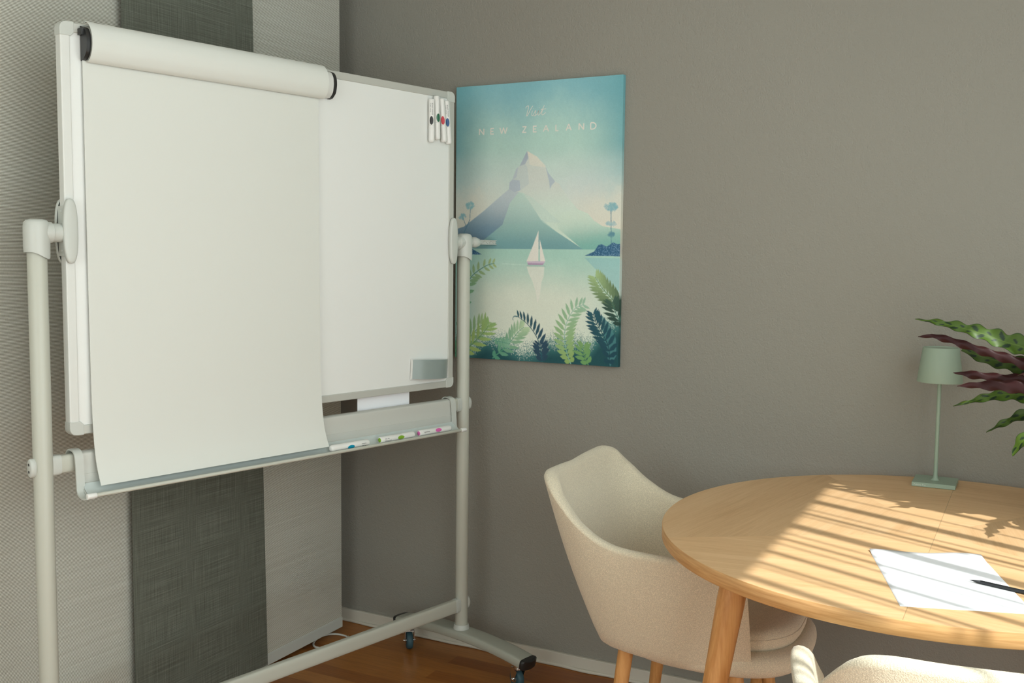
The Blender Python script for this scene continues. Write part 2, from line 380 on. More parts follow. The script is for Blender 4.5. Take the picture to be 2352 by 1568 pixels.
# ---------------------------------------------------------------- poster on canvas
PW, PH, PX, PZ, PY = .588, .8925, -1.741, 1.8927, 2.931
def paint(nx=400, ny=600):
    U, V = np.meshgrid(np.linspace(0, 1, nx+1), np.linspace(0, 1, ny+1)); rng = np.random.default_rng(3)
    def sm(a, b, x): t = np.clip((x-a)/(b-a), 0, 1); return t*t*(3-2*t)
    C = lambda *c: np.array(lin(c))
    def nz(sx, sy, seed):
        r = np.random.default_rng(seed); g = r.random((sy+2, sx+2)); fx = U*sx; fy = V*sy
        ix = fx.astype(int); iy = fy.astype(int); ax = fx-ix; ay = fy-iy; ax = ax*ax*(3-2*ax); ay = ay*ay*(3-2*ay)
        ix1 = np.minimum(ix+1, sx+1); iy1 = np.minimum(iy+1, sy+1)
        return (g[iy, ix]*(1-ax)+g[iy, ix1]*ax)*(1-ay)+(g[iy1, ix]*(1-ax)+g[iy1, ix1]*ax)*ay
    cloud = .55*nz(5, 7, 1)+.3*nz(14, 20, 2)+.15*nz(60, 90, 4)
    grain = np.kron(rng.random((ny//2+1, nx//2+1)), np.ones((2, 2)))[:ny+1, :nx+1]
    def L(a, b, t): return a[None, None, :]*(1-t[..., None])+b[None, None, :]*t[..., None]
    img = L(C(112, 168, 178), C(158, 192, 182), sm(.0, .22, V+.10*(cloud-.5)))
    img = img*(1-sm(.2, .42, V+.05*(cloud-.5))[..., None])+C(188, 200, 192)*sm(.2, .42, V+.05*(cloud-.5))[..., None]
    edge = np.clip(1-np.minimum(U, 1-U)/.26, 0, 1)**1.4*(1-sm(.25, .52, V))
    img = img*(1-.8*edge[..., None])+C(84, 150, 160)*.8*edge[..., None]
    warm = sm(.33, .45, V+.12*(cloud-.5))*sm(.10, .38, np.abs(U-.48))*(V < .62)
    img = img*(1-.85*warm[..., None])+C(205, 196, 178)*.85*warm[..., None]
    lav = np.exp(-((U-.78)/.16)**2-((V-.37)/.06)**2)*.35
    img = img*(1-lav[..., None])+C(176, 182, 190)*lav[..., None]
    def poly(pts):
        P = np.array(pts); a = np.zeros(U.shape, bool); n = len(P)
        xa, xb, ya, yb = P[:, 0].min(), P[:, 0].max(), P[:, 1].min(), P[:, 1].max()
        i0, i1 = max(int(ya*ny)-1, 0), min(int(yb*ny)+2, ny+1); j0, j1 = max(int(xa*nx)-1, 0), min(int(xb*nx)+2, nx+1)
        if i0 >= i1 or j0 >= j1: return None
        u, v = U[i0:i1, j0:j1], V[i0:i1, j0:j1]; ins = np.zeros(u.shape, bool)
        for k in range(n):
            x1_, y1_ = P[k]; x2_, y2_ = P[(k+1) % n]
            if y1_ == y2_: continue
            c = ((y1_ > v) != (y2_ > v)) & (u < (x2_-x1_)*(v-y1_)/(y2_-y1_)+x1_); ins ^= c
        return (slice(i0, i1), slice(j0, j1)), ins
    def fill(pts, c, a=1.0):
        r = poly(pts)
        if r is None: return
        s, ins = r; aa = a[s] if isinstance(a, np.ndarray) else a
        k = (ins*aa)[..., None]; cc = c[s] if isinstance(c, np.ndarray) and c.ndim == 3 else c
        img[s] = img[s]*(1-k)+cc*k
    # far side of mountain, pale right flank
    main = [(.448, .243), (.402, .296), (.381, .306), (.359, .343), (.342, .353), (.339, .377), (.28, .405), (.18, .455), (.054, .511), (0, .521), (0, .60), (1, .60), (1, .523), (.897, .512), (.849, .493), (.813, .468), (.754, .453), (.70, .415), (.674, .391), (.64, .362), (.618, .354), (.60, .345), (.575, .321), (.559, .297), (.509, .265)]
    fill(main, L(C(190, 192, 184), C(186, 204, 188), sm(.35, .48, V)))
    fill([(.448, .243), (.46, .268), (.462, .29), (.481, .296), (.559, .303), (.559, .297), (.509, .265)], C(206, 199, 184))
    fill([(.448, .243), (.402, .296), (.437, .289), (.455, .268)], C(142, 154, 172))
    fill([(.402, .296), (.381, .306), (.359, .343), (.404, .347), (.409, .382), (.462, .36), (.45, .30), (.437, .289)], C(176, 184, 182))
    fill([(.381, .306), (.359, .343), (.385, .335), (.395, .30)], C(160, 170, 182))
    fill([(.359, .343), (.342, .353), (.339, .377), (.376, .389), (.409, .382), (.404, .347)], C(152, 162, 180))
    fill([(.559, .297), (.575, .321), (.618, .354), (.597, .368), (.588, .381), (.583, .355)], C(150, 162, 178))
    # left dark flank
    lf = L(C(164, 174, 184), C(84, 120, 144), sm(.39, .54, V+.1*(.3-U)+.04*(cloud-.5)))
    fill([(.339, .377), (.28, .405), (.18, .455), (.054, .511), (0, .521), (0, .595), (.30, .595), (.33, .50), (.345, .427), (.40, .388), (.376, .389)], lf)
    # right flank lit then greener to the shore
    fill([(.62, .47), (.754, .453), (.813, .468), (.849, .493), (.897, .512), (1, .523), (1, .595), (.79, .595), (.64, .52)], L(C(186, 204, 186), C(110, 166, 156), sm(.46, .58, V+.04*(cloud-.5)-.03*(1-U))), sm(.50, .80, U+.25*(V-.45)))
    # front green flank
    gf = L(C(164, 192, 180), C(108, 154, 154), sm(.40, .57, V+.05*(cloud-.5)))
    fill([(.40, .388), (.345, .427), (.30, .505), (.192, .556), (.10, .595), (.79, .593), (.628, .53), (.545, .496), (.484, .44), (.43, .395)], gf)
    fill([(.484, .41), (.578, .459), (.66, .50), (.545, .496), (.46, .42), (.408, .385)], C(174, 196, 184), .7)
    fill([(.30, .505), (.192, .556), (.12, .594), (.79, .593), (.628, .53), (.545, .490), (.42, .50)], L(C(124, 168, 162), C(96, 144, 152), sm(.50, .59, V)), .55)
    hz = (.30*sm(.22, .30, V)*(1-sm(.42, .60, V)))[..., None]; img = img*(1-hz)+C(184, 200, 194)*hz
    # water
    sh = sm(.60, .78, V+.04*(cloud-.5))*np.exp(-((U-.5)/.5)**4)
    wt = L(C(150, 190, 176), C(198, 204, 188), np.clip(sh, 0, 1))
    wt = wt*(1-.5*np.clip(1-U/.2, 0, 1)[..., None])+C(96, 164, 164)*.5*np.clip(1-U/.2, 0, 1)[..., None]
    fill([(0, .593), (1, .593), (1, 1), (0, 1)], wt)
    fill([(.797, .622), (1, .622), (1, .74), (.93, .70), (.86, .66)], C(118, 172, 180), .55)
    # islands
    isl = np.where((grain > .86)[..., None], C(110, 150, 180), C(42, 90, 124))
    fill([(.797, .615), (.852, .600), (.875, .578), (.895, .574), (.923, .583), (.959, .568), (.985, .574), (1, .572), (1, .616)], isl)
    fill([(0, .59), (.104, .592), (.135, .602), (.172, .614), (0, .616)], isl)
    # thin-trunked trees
    def seg(p, q, wd, c, a=1.0):
        p = np.array(p); q = np.array(q); d = q-p; n_ = np.array([-d[1], d[0]*1.0]); n_ = n_/max(np.hypot(*n_), 1e-9)*wd
        fill([p+n_, q+n_*.7, q-n_*.7, p-n_], c, a)
    tr = C(70, 120, 140)
    def crown(cx, cy, rx, ry, c, n=46, seed=0):
        r = np.random.default_rng(seed)
        for _ in range(n):
            a, b = r.random()*2*PI, r.random()**.5; x, y = cx+rx*b*math.cos(a), cy+ry*b*math.sin(a); s = .006+.006*r.random()
            fill([(x-s, y), (x, y-s*.6), (x+s, y), (x, y+s*.6)], c, .55)
    seg((.944, .455), (.949, .576), .0022, tr); crown(.944, .446, .038, .014, C(112, 164, 174), 42, 1); crown(.95, .503, .03, .006, C(136, 172, 178), 16, 2); crown(.949, .540, .022, .007, C(80, 130, 146), 20, 3)
    seg((.094, .445), (.092, .485), .002, tr); seg((.092, .485), (.055, .533), .002, tr); seg((.055, .533), (.052, .56), .003, tr); seg((.047, .478), (.068, .512), .0016, tr)
    crown(.094, .432, .024, .015, C(120, 172, 178), 30, 4); crown(.045, .474, .02, .010, C(120, 168, 176), 22, 5)
    # boat
    fill([(.452, .655), (.561, .655), (.558, .69), (.545, .71), (.535, .76), (.522, .79), (.51, .745), (.49, .71), (.465, .68)], C(206, 206, 194), .8)
    fill([(.523, .526), (.49, .58), (.451, .638), (.525, .635)], C(208, 204, 194)); fill([(.530, .556), (.55, .60), (.566, .636), (.534, .636)], C(208, 204, 194))
    fill([(.454, .637), (.566, .636), (.551, .650), (.461, .650)], C(188, 168, 186)); fill([(.458, .644), (.558, .644), (.551, .650), (.461, .650)], C(160, 132, 162))
    seg((.30, .647), (.452, .650), .0012, C(190, 212, 200), .6)
    fill([(.455, .651), (.56, .651), (.57, .656), (.45, .656)], C(120, 160, 150), .4)
    # dark teal ground with stippled top edge
    gx = [0, .094, .203, .311, .431, .535, .60, .756, .836, .90, .944, 1.0]; gy = [.93, .965, .918, .925, .962, .945, .918, .912, .925, .875, .85, .835]
    gl = np.interp(U, gx, gy); dd = V-gl
    p = sm(-.045, .045, dd); msk = (grain < p) | (dd > .045)
    gc = L(C(60, 120, 118), C(26, 74, 80), sm(0, .07, dd))
    img[msk] = gc[msk]
    # ferns
    def fern(pts, c0, c1, ln, wd=.009, n=11, both=True, ang=.62, side=1, stem=None, taper=.15, ser=0):
        P = np.array([q for q in catmull(pts, 12)]); k = len(P); c0, c1 = C(*c0), C(*c1); st = C(*stem) if stem else c1
        for i in range(k-1): seg(P[i], P[i+1], .003*(1-.6*i/k), st)
        for j in range(n):
            t = (j+.6)/n; i = min(int(t*(k-1)), k-2); p_ = P[i]; d = P[i+1]-P[i]; d = d*np.array([1, 1.52]); d /= np.hypot(*d)
            for s in ((1, -1) if both else (side,)):
                a = ang*s*PI/2*(1.0-.25*t); e_ = np.array([d[0]*math.cos(a)-d[1]*math.sin(a), d[0]*math.sin(a)+d[1]*math.cos(a)])
                l_ = ln*(math.sin(PI*min(1, .22+.78*(1-t)))**.7*(1-taper)+taper)*(1-.5*t); nrm = np.array([-e_[1], e_[0]])
                ww = wd*(1-.5*t); sc_ = np.array([1, 1/1.52])
                q = [p_, p_+(e_*l_*.35+nrm*ww)*sc_, p_+(e_*l_*.75+nrm*ww*.75)*sc_, p_+e_*l_*sc_, p_+(e_*l_*.65-nrm*ww*.8)*sc_, p_+(e_*l_*.25-nrm*ww*.8)*sc_]
                fill(q, c0*(1-t)+c1*t)
    fern([(.02, .90), (.05, .82), (.075, .74), (.095, .705), (.132, .681), (.2, .655), (.253, .645)], (84, 150, 118), (150, 172, 116), .085, .014, 12, ang=.75, stem=(40, 110, 105))
    fern([(-.02, 1.0), (.04, .96), (.13, .90), (.20, .86)], (70, 140, 112), (150, 176, 118), .15, .016, 10, ang=.6, stem=(60, 124, 96))
    fern([(.02, .99), (.10, .955), (.19, .90), (.22, .872)], (150, 176, 92), (132, 168, 100), .13, .015, 9, ang=.55, stem=(90, 140, 80))
    fern([(.245, .996), (.338, .946), (.397, .90), (.44, .875)], (60, 134, 108), (168, 192, 150), .12, .013, 11, ang=.55, stem=(70, 140, 110))
    fern([(.25, .93), (.31, .935), (.345, .94)], (96, 150, 120), (120, 168, 140), .06, .009, 7, stem=(80, 140, 120))
    fern([(.552, 1.0), (.541, .943), (.508, .898), (.456, .861), (.40, .838)], (44, 72, 92), (40, 84, 92), .105, .013, 12, both=False, side=1, ang=.62, stem=(30, 84, 96), taper=.25)
    fern([(.40, .838), (.378, .838), (.37, .848), (.376, .852)], (60, 110, 116), (60, 110, 116), .0, .001, 1, stem=(60, 110, 116))
    fern([(.556, 1.0), (.549, .965), (.54, .935)], (36, 66, 84), (40, 72, 92), .10, .014, 5, ang=.6, stem=(30, 84, 96))
    fern([(.727, 1.0), (.701, .957), (.687, .908), (.698, .855), (.741, .805), (.80, .785)], (128, 160, 82), (140, 178, 152), .115, .015, 15, ang=.68, stem=(120, 168, 150))
    fern([(.83, 1.0), (.80, .96), (.80, .93)], (96, 146, 84), (110, 150, 90), .10, .014, 6, stem=(90, 140, 80))
    fill([(.90, .82), (.945, .85), (.985, .90), (.99, .96), (.955, 1.0), (.925, .94), (.91, .88)], C(58, 118, 122), .85)
    fern([(.948, 1.0), (.946, .937), (.908, .886), (.871, .85), (.852, .818)], (24, 66, 80), (36, 84, 96), .115, .015, 12, ang=.6, stem=(22, 60, 72))
    fern([(1.02, .80), (.965, .767), (.904, .728), (.86, .688)], (40, 70, 58), (150, 178, 120), .13, .014, 13, ang=.55, stem=(90, 130, 90))
    fern([(1.02, .86), (.98, .81), (.96, .775)], (40, 66, 60), (60, 90, 76), .12, .013, 7, ang=.6, stem=(60, 110, 100))
    img *= (1+.10*(grain-.5)+.10*(cloud-.5))[..., None]
    return img
POSTER_K = 1.36
def poster():
    nx, ny = 400, 600; big = np.pad(paint(2*nx, 2*ny), ((1, 1), (1, 1), (0, 0)), mode='edge')      # painted at double density, then averaged
    img = sum(wa*wb*big[a:a+2*ny+1:2, b:b+2*nx+1:2] for a, wa in ((0, .25), (1, .5), (2, .25)) for b, wb in ((0, .25), (1, .5), (2, .25)))
    img = img*.85+.15*img.mean(axis=2, keepdims=True); img = np.clip(img*POSTER_K, 0, .9)
    e = empty('canvas_print', (PX+PW/2, YB, PZ-PH), 0, 'unframed blue-green canvas print of a mountain lake and sailboat on the grey wall', 'picture')
    U, V = np.meshgrid(np.linspace(-PW/2, PW/2, nx+1), np.linspace(PH, 0, ny+1))
    vs = np.stack([U.ravel(), np.full(U.size, PY-YB), V.ravel()], 1)
    me = bpy.data.meshes.new('printed_face'); me.vertices.add(len(vs)); me.vertices.foreach_set('co', vs.ravel())
    idx = np.arange((nx+1)*(ny+1)).reshape(ny+1, nx+1)
    q = np.stack([idx[:-1, :-1], idx[1:, :-1], idx[1:, 1:], idx[:-1, 1:]], -1).reshape(-1, 4)
    me.loops.add(q.size); me.loops.foreach_set('vertex_index', q.ravel()); me.polygons.add(len(q))
    me.polygons.foreach_set('loop_start', np.arange(0, q.size, 4)); me.update(); me.validate()
    at = me.color_attributes.new('print', 'FLOAT_COLOR', 'POINT')
    at.data.foreach_set('color', np.concatenate([img.reshape(-1, 3), np.ones((len(vs), 1))], 1).ravel())
    m = mat('canvas_ink', (1, 1, 1), .8, spec=.2); t = NT(m); a = t.n('ShaderNodeVertexColor', layer_name='print'); t.base(a.outputs[0])
    t.bump(t.noise(t.coord('Object'), 900, 2), .25, .0004)
    me.materials.append(m); o = bpy.data.objects.new('printed_face', me); col.objects.link(o); o.parent = e
    # wrapped sides carry the border colours of the print
    D = YB-PY; V2, F2, C2 = [], [], []
    for (ii, jj, xs) in ((range(ny+1), nx, PW/2), (range(ny+1), 0, -PW/2)):
        rr = list(range(0, ny+1, 10))
        b = len(V2)
        for r in rr:
            z = PH*(1-r/ny)
            for dp in (0, D-.0005): V2.append((xs, -D+dp+.00005, z)); C2.append(img[r, jj])
        for k in range(len(rr)-1): F2.append((b+2*k, b+2*k+1, b+2*k+3, b+2*k+2))
    for r, z in ((0, PH), (ny, 0)):
        b = len(V2)
        for c_ in range(0, nx+1, 10):
            for dp in (0, D-.0005): V2.append((-PW/2+PW*c_/nx, -D+dp+.00005, z)); C2.append(img[r, c_])
        for k in range(nx//10): F2.append((b+2*k, b+2*k+2, b+2*k+3, b+2*k+1))
    s = mesh('wrapped_edge', V2, F2, m, e, smooth=False); a2 = s.data.color_attributes.new('print', 'FLOAT_COLOR', 'POINT')
    a2.data.foreach_set('color', np.array([(*c, 1) for c in C2]).ravel())
    mesh('stretcher_frame', *box(-PW/2+.003, PW/2-.003, -D+.004, -.0006, .003, PH-.003), M_OAKRIM, e, smooth=False)
    # lettering
    ML = mat('pale_lettering', tuple(v*1.24 for v in lin((208, 206, 198))), .8)
    def strokes(name, lines, wd):
        V_, F_ = [], []; y = -D-.0005
        for q_, ln in enumerate(lines):
            y = -D-.0005-.00006*q_; P = [Vector((-PW/2+u*PW, PH*(1-v))) for u, v in ln]
            L_, R_ = [], []
            for i, p in enumerate(P):
                d = (P[min(i+1, len(P)-1)]-P[max(i-1, 0)]).normalized(); nn = Vector((-d.y, d.x))*wd; L_.append(p+nn); R_.append(p-nn)
            b = len(V_)
            for a_, c_ in zip(L_, R_): V_ += [(a_.x, y, a_.y), (c_.x, y, c_.y)]
            for i in range(len(P)-1): F_.append((b+2*i, b+2*i+1, b+2*i+3, b+2*i+2))
        return mesh(name, V_, F_, ML, e, smooth=False)
    t_, b_ = .156, .178; mid = (t_+b_)/2
    def NN(a, c): return [[(a, b_), (a, t_)], [(a, t_), (c, b_)], [(c, b_), (c, t_)]]
    def EE(a, c): return [[(a, t_), (a, b_)], [(a-.002, t_+.001), (c, t_+.001)], [(a, mid), (c-.003, mid)], [(a-.002, b_-.001), (c, b_-.001)]]
    def AA(a, c): m_ = (a+c)/2; return [[(a, b_), (m_, t_)], [(m_, t_), (c, b_)], [(a+(m_-a)*.36, b_-.008), (c-(c-m_)*.36, b_-.008)]]
    def WW(a, c): q = (c-a)/4; return [[(a, t_), (a+q, b_)], [(a+q, b_), (a+2*q, t_)], [(a+2*q, t_), (a+3*q, b_)], [(a+3*q, b_), (c, t_)]]
    def ZZ(a, c): return [[(a, t_+.001), (c, t_+.001)], [(c, t_), (a, b_)], [(a, b_-.001), (c, b_-.001)]]
    def LL(a, c): return [[(a, t_), (a, b_)], [(a-.002, b_-.001), (c, b_-.001)]]
    def DD(a, c):
        r = [(a+(c-a)*.35+(c-a)*.65*math.sin(k*PI/10), mid-(b_-t_)/2*math.cos(k*PI/10)) for k in range(11)]
        return [[(a, t_), (a, b_)], [(a, t_)]+r+[(a, b_)]]
    for L_ in (NN(.150, .178), EE(.222, .241), WW(.279, .324), ZZ(.418, .442), EE(.484, .504), AA(.544, .576), LL(.619, .634), AA(.679, .709), NN(.754, .781), DD(.821, .851)):
        strokes('title_letter', L_, .0019)
    cur = lambda p: [tuple(q) for q in catmull(p, 6)]
    S = [cur([(.437, .093), (.441, .087), (.452, .084), (.454, .090), (.447, .105), (.443, .120), (.452, .114), (.466, .098), (.480, .085)]),
         cur([(.478, .102), (.473, .115), (.478, .120), (.487, .113), (.497, .102), (.497, .112), (.494, .120), (.485, .120)]),
         cur([(.494, .120), (.506, .115), (.516, .103), (.511, .115), (.515, .119), (.527, .112), (.541, .096), (.549, .086)]),
         cur([(.541, .096), (.534, .112), (.537, .119), (.546, .117), (.558, .111)]), [(.528, .100), (.560, .0985)], [(.484, .0945), (.486, .0935)], [(.520, .0945), (.522, .0935)]]
    strokes('script_lettering', S, .0010)
poster()

# ---------------------------------------------------------------- mobile whiteboard
AZ = math.atan2(.9734, .2289)
RP = Vector((-1.623, 2.782, 0)); U3 = Vector((.2289, .9734, 0))
O = RP-U3*.67
WB = empty('mobile_whiteboard', O, AZ, 'large white magnetic whiteboard on a wheeled pale steel stand', 'whiteboard')
def P(name, vf, m, parent=None, **kw): return mesh(name, vf[0], vf[1], m, parent or WB, **kw)
BX, BZ0, BZ1 = .6125, .930, 1.838
def flat_oval(zc, hy, hz, x0, x1):
    o = []
    for j in range(36):
        a = 2*PI*j/36; c_, s_ = math.cos(a), math.sin(a); o.append((math.copysign(abs(c_)**.45, c_)*hy, zc+math.copysign(abs(s_)**.62, s_)*hz))
    return extrude_x(o, x0, x1)
def wbl(o, l): o['label'] = l; return o
P('writing_panel', box(-BX+.015, BX-.015, -.009, .009, BZ0+.015, BZ1-.015), M_WB, smooth=False)
def rail(p, q, horiz):
    # thin aluminium rail with a stepped face
    x0_, z0_ = p; x1_, z1_ = q
    parts = [box(x0_, x1_, -.0115, .0115, z0_, z1_)]
    if horiz: parts.append(box(x0_, x1_, -.0128, -.011, z0_+.005, z1_-.009))
    return merge(parts)
P('frame_rail', box(-BX+.03, BX-.03, -.0118, .0118, BZ1-.021, BZ1), M_ALU, smooth=False, bevel=.0025)
P('frame_rail', box(-BX+.03, BX-.03, -.0118, .0118, BZ0, BZ0+.021), M_ALU, smooth=False, bevel=.0025)
P('frame_rail', box(-BX, -BX+.022, -.0118, .0118, BZ0+.026, BZ1-.026), M_ALUW, smooth=False, bevel=.0025)
P('frame_rail', box(BX-.022, BX, -.0118, .0118, BZ0+.026, BZ1-.026), M_ALU, smooth=False, bevel=.0025)
for sx in (-1, 1):
    for zc, sz in ((BZ0, 1), (BZ1, -1)):
        n = 8; r = .016; pts = [(sx*(BX+.001), zc+sz*.030)]
        for k in range(n+1):
            a = PI/2*k/n; pts.append((sx*(BX+.001-r+r*math.cos(a)), zc-sz*.001+sz*(r-r*math.sin(a))))
        pts += [(sx*(BX-.031), zc-sz*.001), (sx*(BX-.031), zc+sz*.0225), (sx*(BX-.0235), zc+sz*.030)]
        V_ = [(x, -.0132, z) for x, z in pts]+[(x, .0132, z) for x, z in pts]; k = len(pts)
        F_ = [tuple(range(k)), tuple(range(2*k-1, k-1, -1))]+[(i, i+k, (i+1) % k+k, (i+1) % k) for i in range(k)]
        P('corner_cap', (V_, F_), M_PLASTIC, smooth=False, bevel=.0015)
for sx in (-1, 1):
    X = .67*sx
    P('post', rtube((X, 0, .118), (X, 0, 1.36), .0205, 32), M_POWDER, auto=50)
    P('post_collar', xf(lathe([(.0225, 0), (.0255, .003), (.0265, .008), (.0255, .014), (.0235, .022)]), Matrix.Translation((X, 0, .124))), M_PLASTIC, auto=60)
    # elbow socket: vertical sleeve with wavy lower skirt plus horizontal arm
    n = 40; V_, F_ = [], []
    def skirt(a): return 1.338-.014*max(0, math.cos(a-(-PI*.28)))**2
    rows = [(.0262, 0), (.0270, .012), (.0270, .045), (.0268, .058), (.0255, .068), (.021, .0735), (.012, .0755)]
    for ri, (rr, hh) in enumerate(rows):
        for j in range(n):
            a = 2*PI*j/n; z = skirt(a)+hh*(1.4095-skirt(a))/.0755 if ri < 4 else 1.334+hh
            V_.append((X+rr*math.cos(a), rr*math.sin(a), z))
    for i in range(len(rows)-1):
        for j in range(n): a, b = i*n+j, i*n+(j+1) % n; F_.append((a, b, b+n, a+n))
    F_.append(tuple((len(rows)-1)*n+j for j in range(n)))
    for j in range(n):
        pass
    el = P('elbow_socket', (V_, F_), M_PLASTIC, auto=60)
    P('pivot_arm', tube([(X-sx*.005, 0, 1.381), (X-sx*.030, 0, 1.381), (X-sx*.032, 0, 1.381), (X-sx*.062, 0, 1.381)], [.0235, .0235, .0205, .0205], 28), M_PLASTIC, auto=40)
    for ys in (-1, 1):
        n = 36; V_, F_ = [], []
        for q, (rx, rz, yy) in enumerate(((.0150, .069, .0135), (.0165, .071, .0155), (.0165, .071, .0215), (.0150, .0690, .0240), (.0105, .0640, .0250), (.004, .03, .0253))):
            for j in range(n):
                a = 2*PI*j/n; c_, s_ = math.cos(a), math.sin(a)
                V_.append((sx*.604+rx*math.copysign(abs(c_)**.75, c_), ys*yy, 1.385+rz*math.copysign(abs(s_)**.82, s_)))
        for i in range(5):
            for j in range(n): a, b = i*n+j, i*n+(j+1) % n; F_.append((a, b, b+n, a+n))
        F_.append(tuple(5*n+j for j in range(n)))
        P('pivot_plate', (V_, F_), M_PLASTIC, auto=50)
    P('pivot_bracket', merge([box(sx*.6127, sx*.6160, -.014, .014, 1.330, 1.440), rtube((sx*.6155, -.002, 1.428), (sx*.6175, -.002, 1.428), .003), rtube((sx*.6155, -.002, 1.342), (sx*.6175, -.002, 1.342), .003)]), M_PLASTIC, smooth=False, bevel=.002)
    # outside buttons of the two cross tubes
    for zc in (.868, .212):
        b = P('tube_end_cap', rtube((X+sx*.017, 0, zc), (X+sx*.031, 0, zc), .013, 24, .004, .021), M_PLASTIC, auto=50)
        # frame_of(x-axis): side axis is Y, up axis is Z
        P('cap_screw', merge([rtube((X+sx*.0312, 0, zc+.008), (X+sx*.0318, 0, zc+.008), .003, 12, .0002), rtube((X+sx*.0312, 0, zc-.008), (X+sx*.0318, 0, zc-.008), .003, 12, .0002)]), M_BLACK)
        P('tube_collar', merge([flat_oval(zc, .0140, .0226, min(X-sx*.016, X-sx*.030), max(X-sx*.016, X-sx*.030)), flat_oval(zc, .0132, .0219, min(X-sx*.030, X-sx*.036), max(X-sx*.030, X-sx*.036))]), M_PLASTIC, auto=50)
P('cross_tube', flat_oval(.868, .0125, .0205, -.652, .652), M_POWDER, auto=50)
P('cross_tube', flat_oval(.212, .0125, .0215, -.652, .652), M_POWDER, auto=50)
# tilt lever on the far side of the right post
parts = [tube([(.69, 0, 1.383), (.706, 0, 1.383)], .012, 24), tube([(.704, 0, 1.383), (.708, 0, 1.383), (.722, 0, 1.383), (.736, 0, 1.383), (.742, 0, 1.383)], [.012, .016, .0168, .013, .008], 24)]
P('lever_hub', merge(parts), M_PLASTIC, auto=50)
parts = [box(.735, .84, -.003, .003, 1.3895, 1.3915), box(.735, .84, -.003, .003, 1.3765, 1.3785), box(.830, .842, -.005, .005, 1.375, 1.393)]
for k in range(6):
    xa = .742+k*.0147; za, zb = (1.391, 1.377) if k % 2 == 0 else (1.377, 1.391)
    parts.append(tube([(xa, 0, za), (xa+.0147, 0, zb)], .0012, 8))
parts.append(box(.738, .832, .0015, .0028, 1.378, 1.390))
P('tilt_lever', merge(parts), M_PLASTIC, smooth=False)
# pen tray
prof = catmull([(.012, .889), (-.004, .8925), (-.016, .889), (-.0185, .882), (-.0195, .86), (-.0215, .842)], 4)
prof = [tuple(p) for p in prof]+[(-.0228, .8415), (-.0228, .838)]+[(-.0225, .822), (-.0255, .8205), (-.033, .808), (-.045, .8005), (-.070, .7985)]
P('pen_tray', extrude_x(offset_path(prof, .002), -.596, .600), M_TRAY, auto=30)
P('tray_liner', extrude_x(offset_path([(-.0262, .8212), (-.0345, .8092), (-.0455, .8016), (-.058, .8004)], -.0008), -.594, .598), M_TRAYIN, auto=40)
P('tray_lip', rtube((-.600, -.0735, .8015), (.594, -.0735, .8015), .0045, 16, .001), M_POWDER, auto=50)
for sx in (-1, 1):
    P('lip_cap', rtube((sx*.597-.012, -.0735, .8015), (sx*.597+.010, -.0735, .8015), .0062, 16, .0015), M_MARK, auto=50)
    pr = [tuple(p) for p in catmull([(.018, .868), (.017, .884), (.006, .8945), (-.012, .8935), (-.021, .884), (-.0245, .86), (-.0265, .83), (-.029, .806), (-.040, .795), (-.058, .792), (-.076, .795)], 5)]
    P('tray_bracket', extrude_x(offset_path(pr, -.0035), sx*.601-.0095, sx*.601+.0095), M_PLASTIC, auto=40)
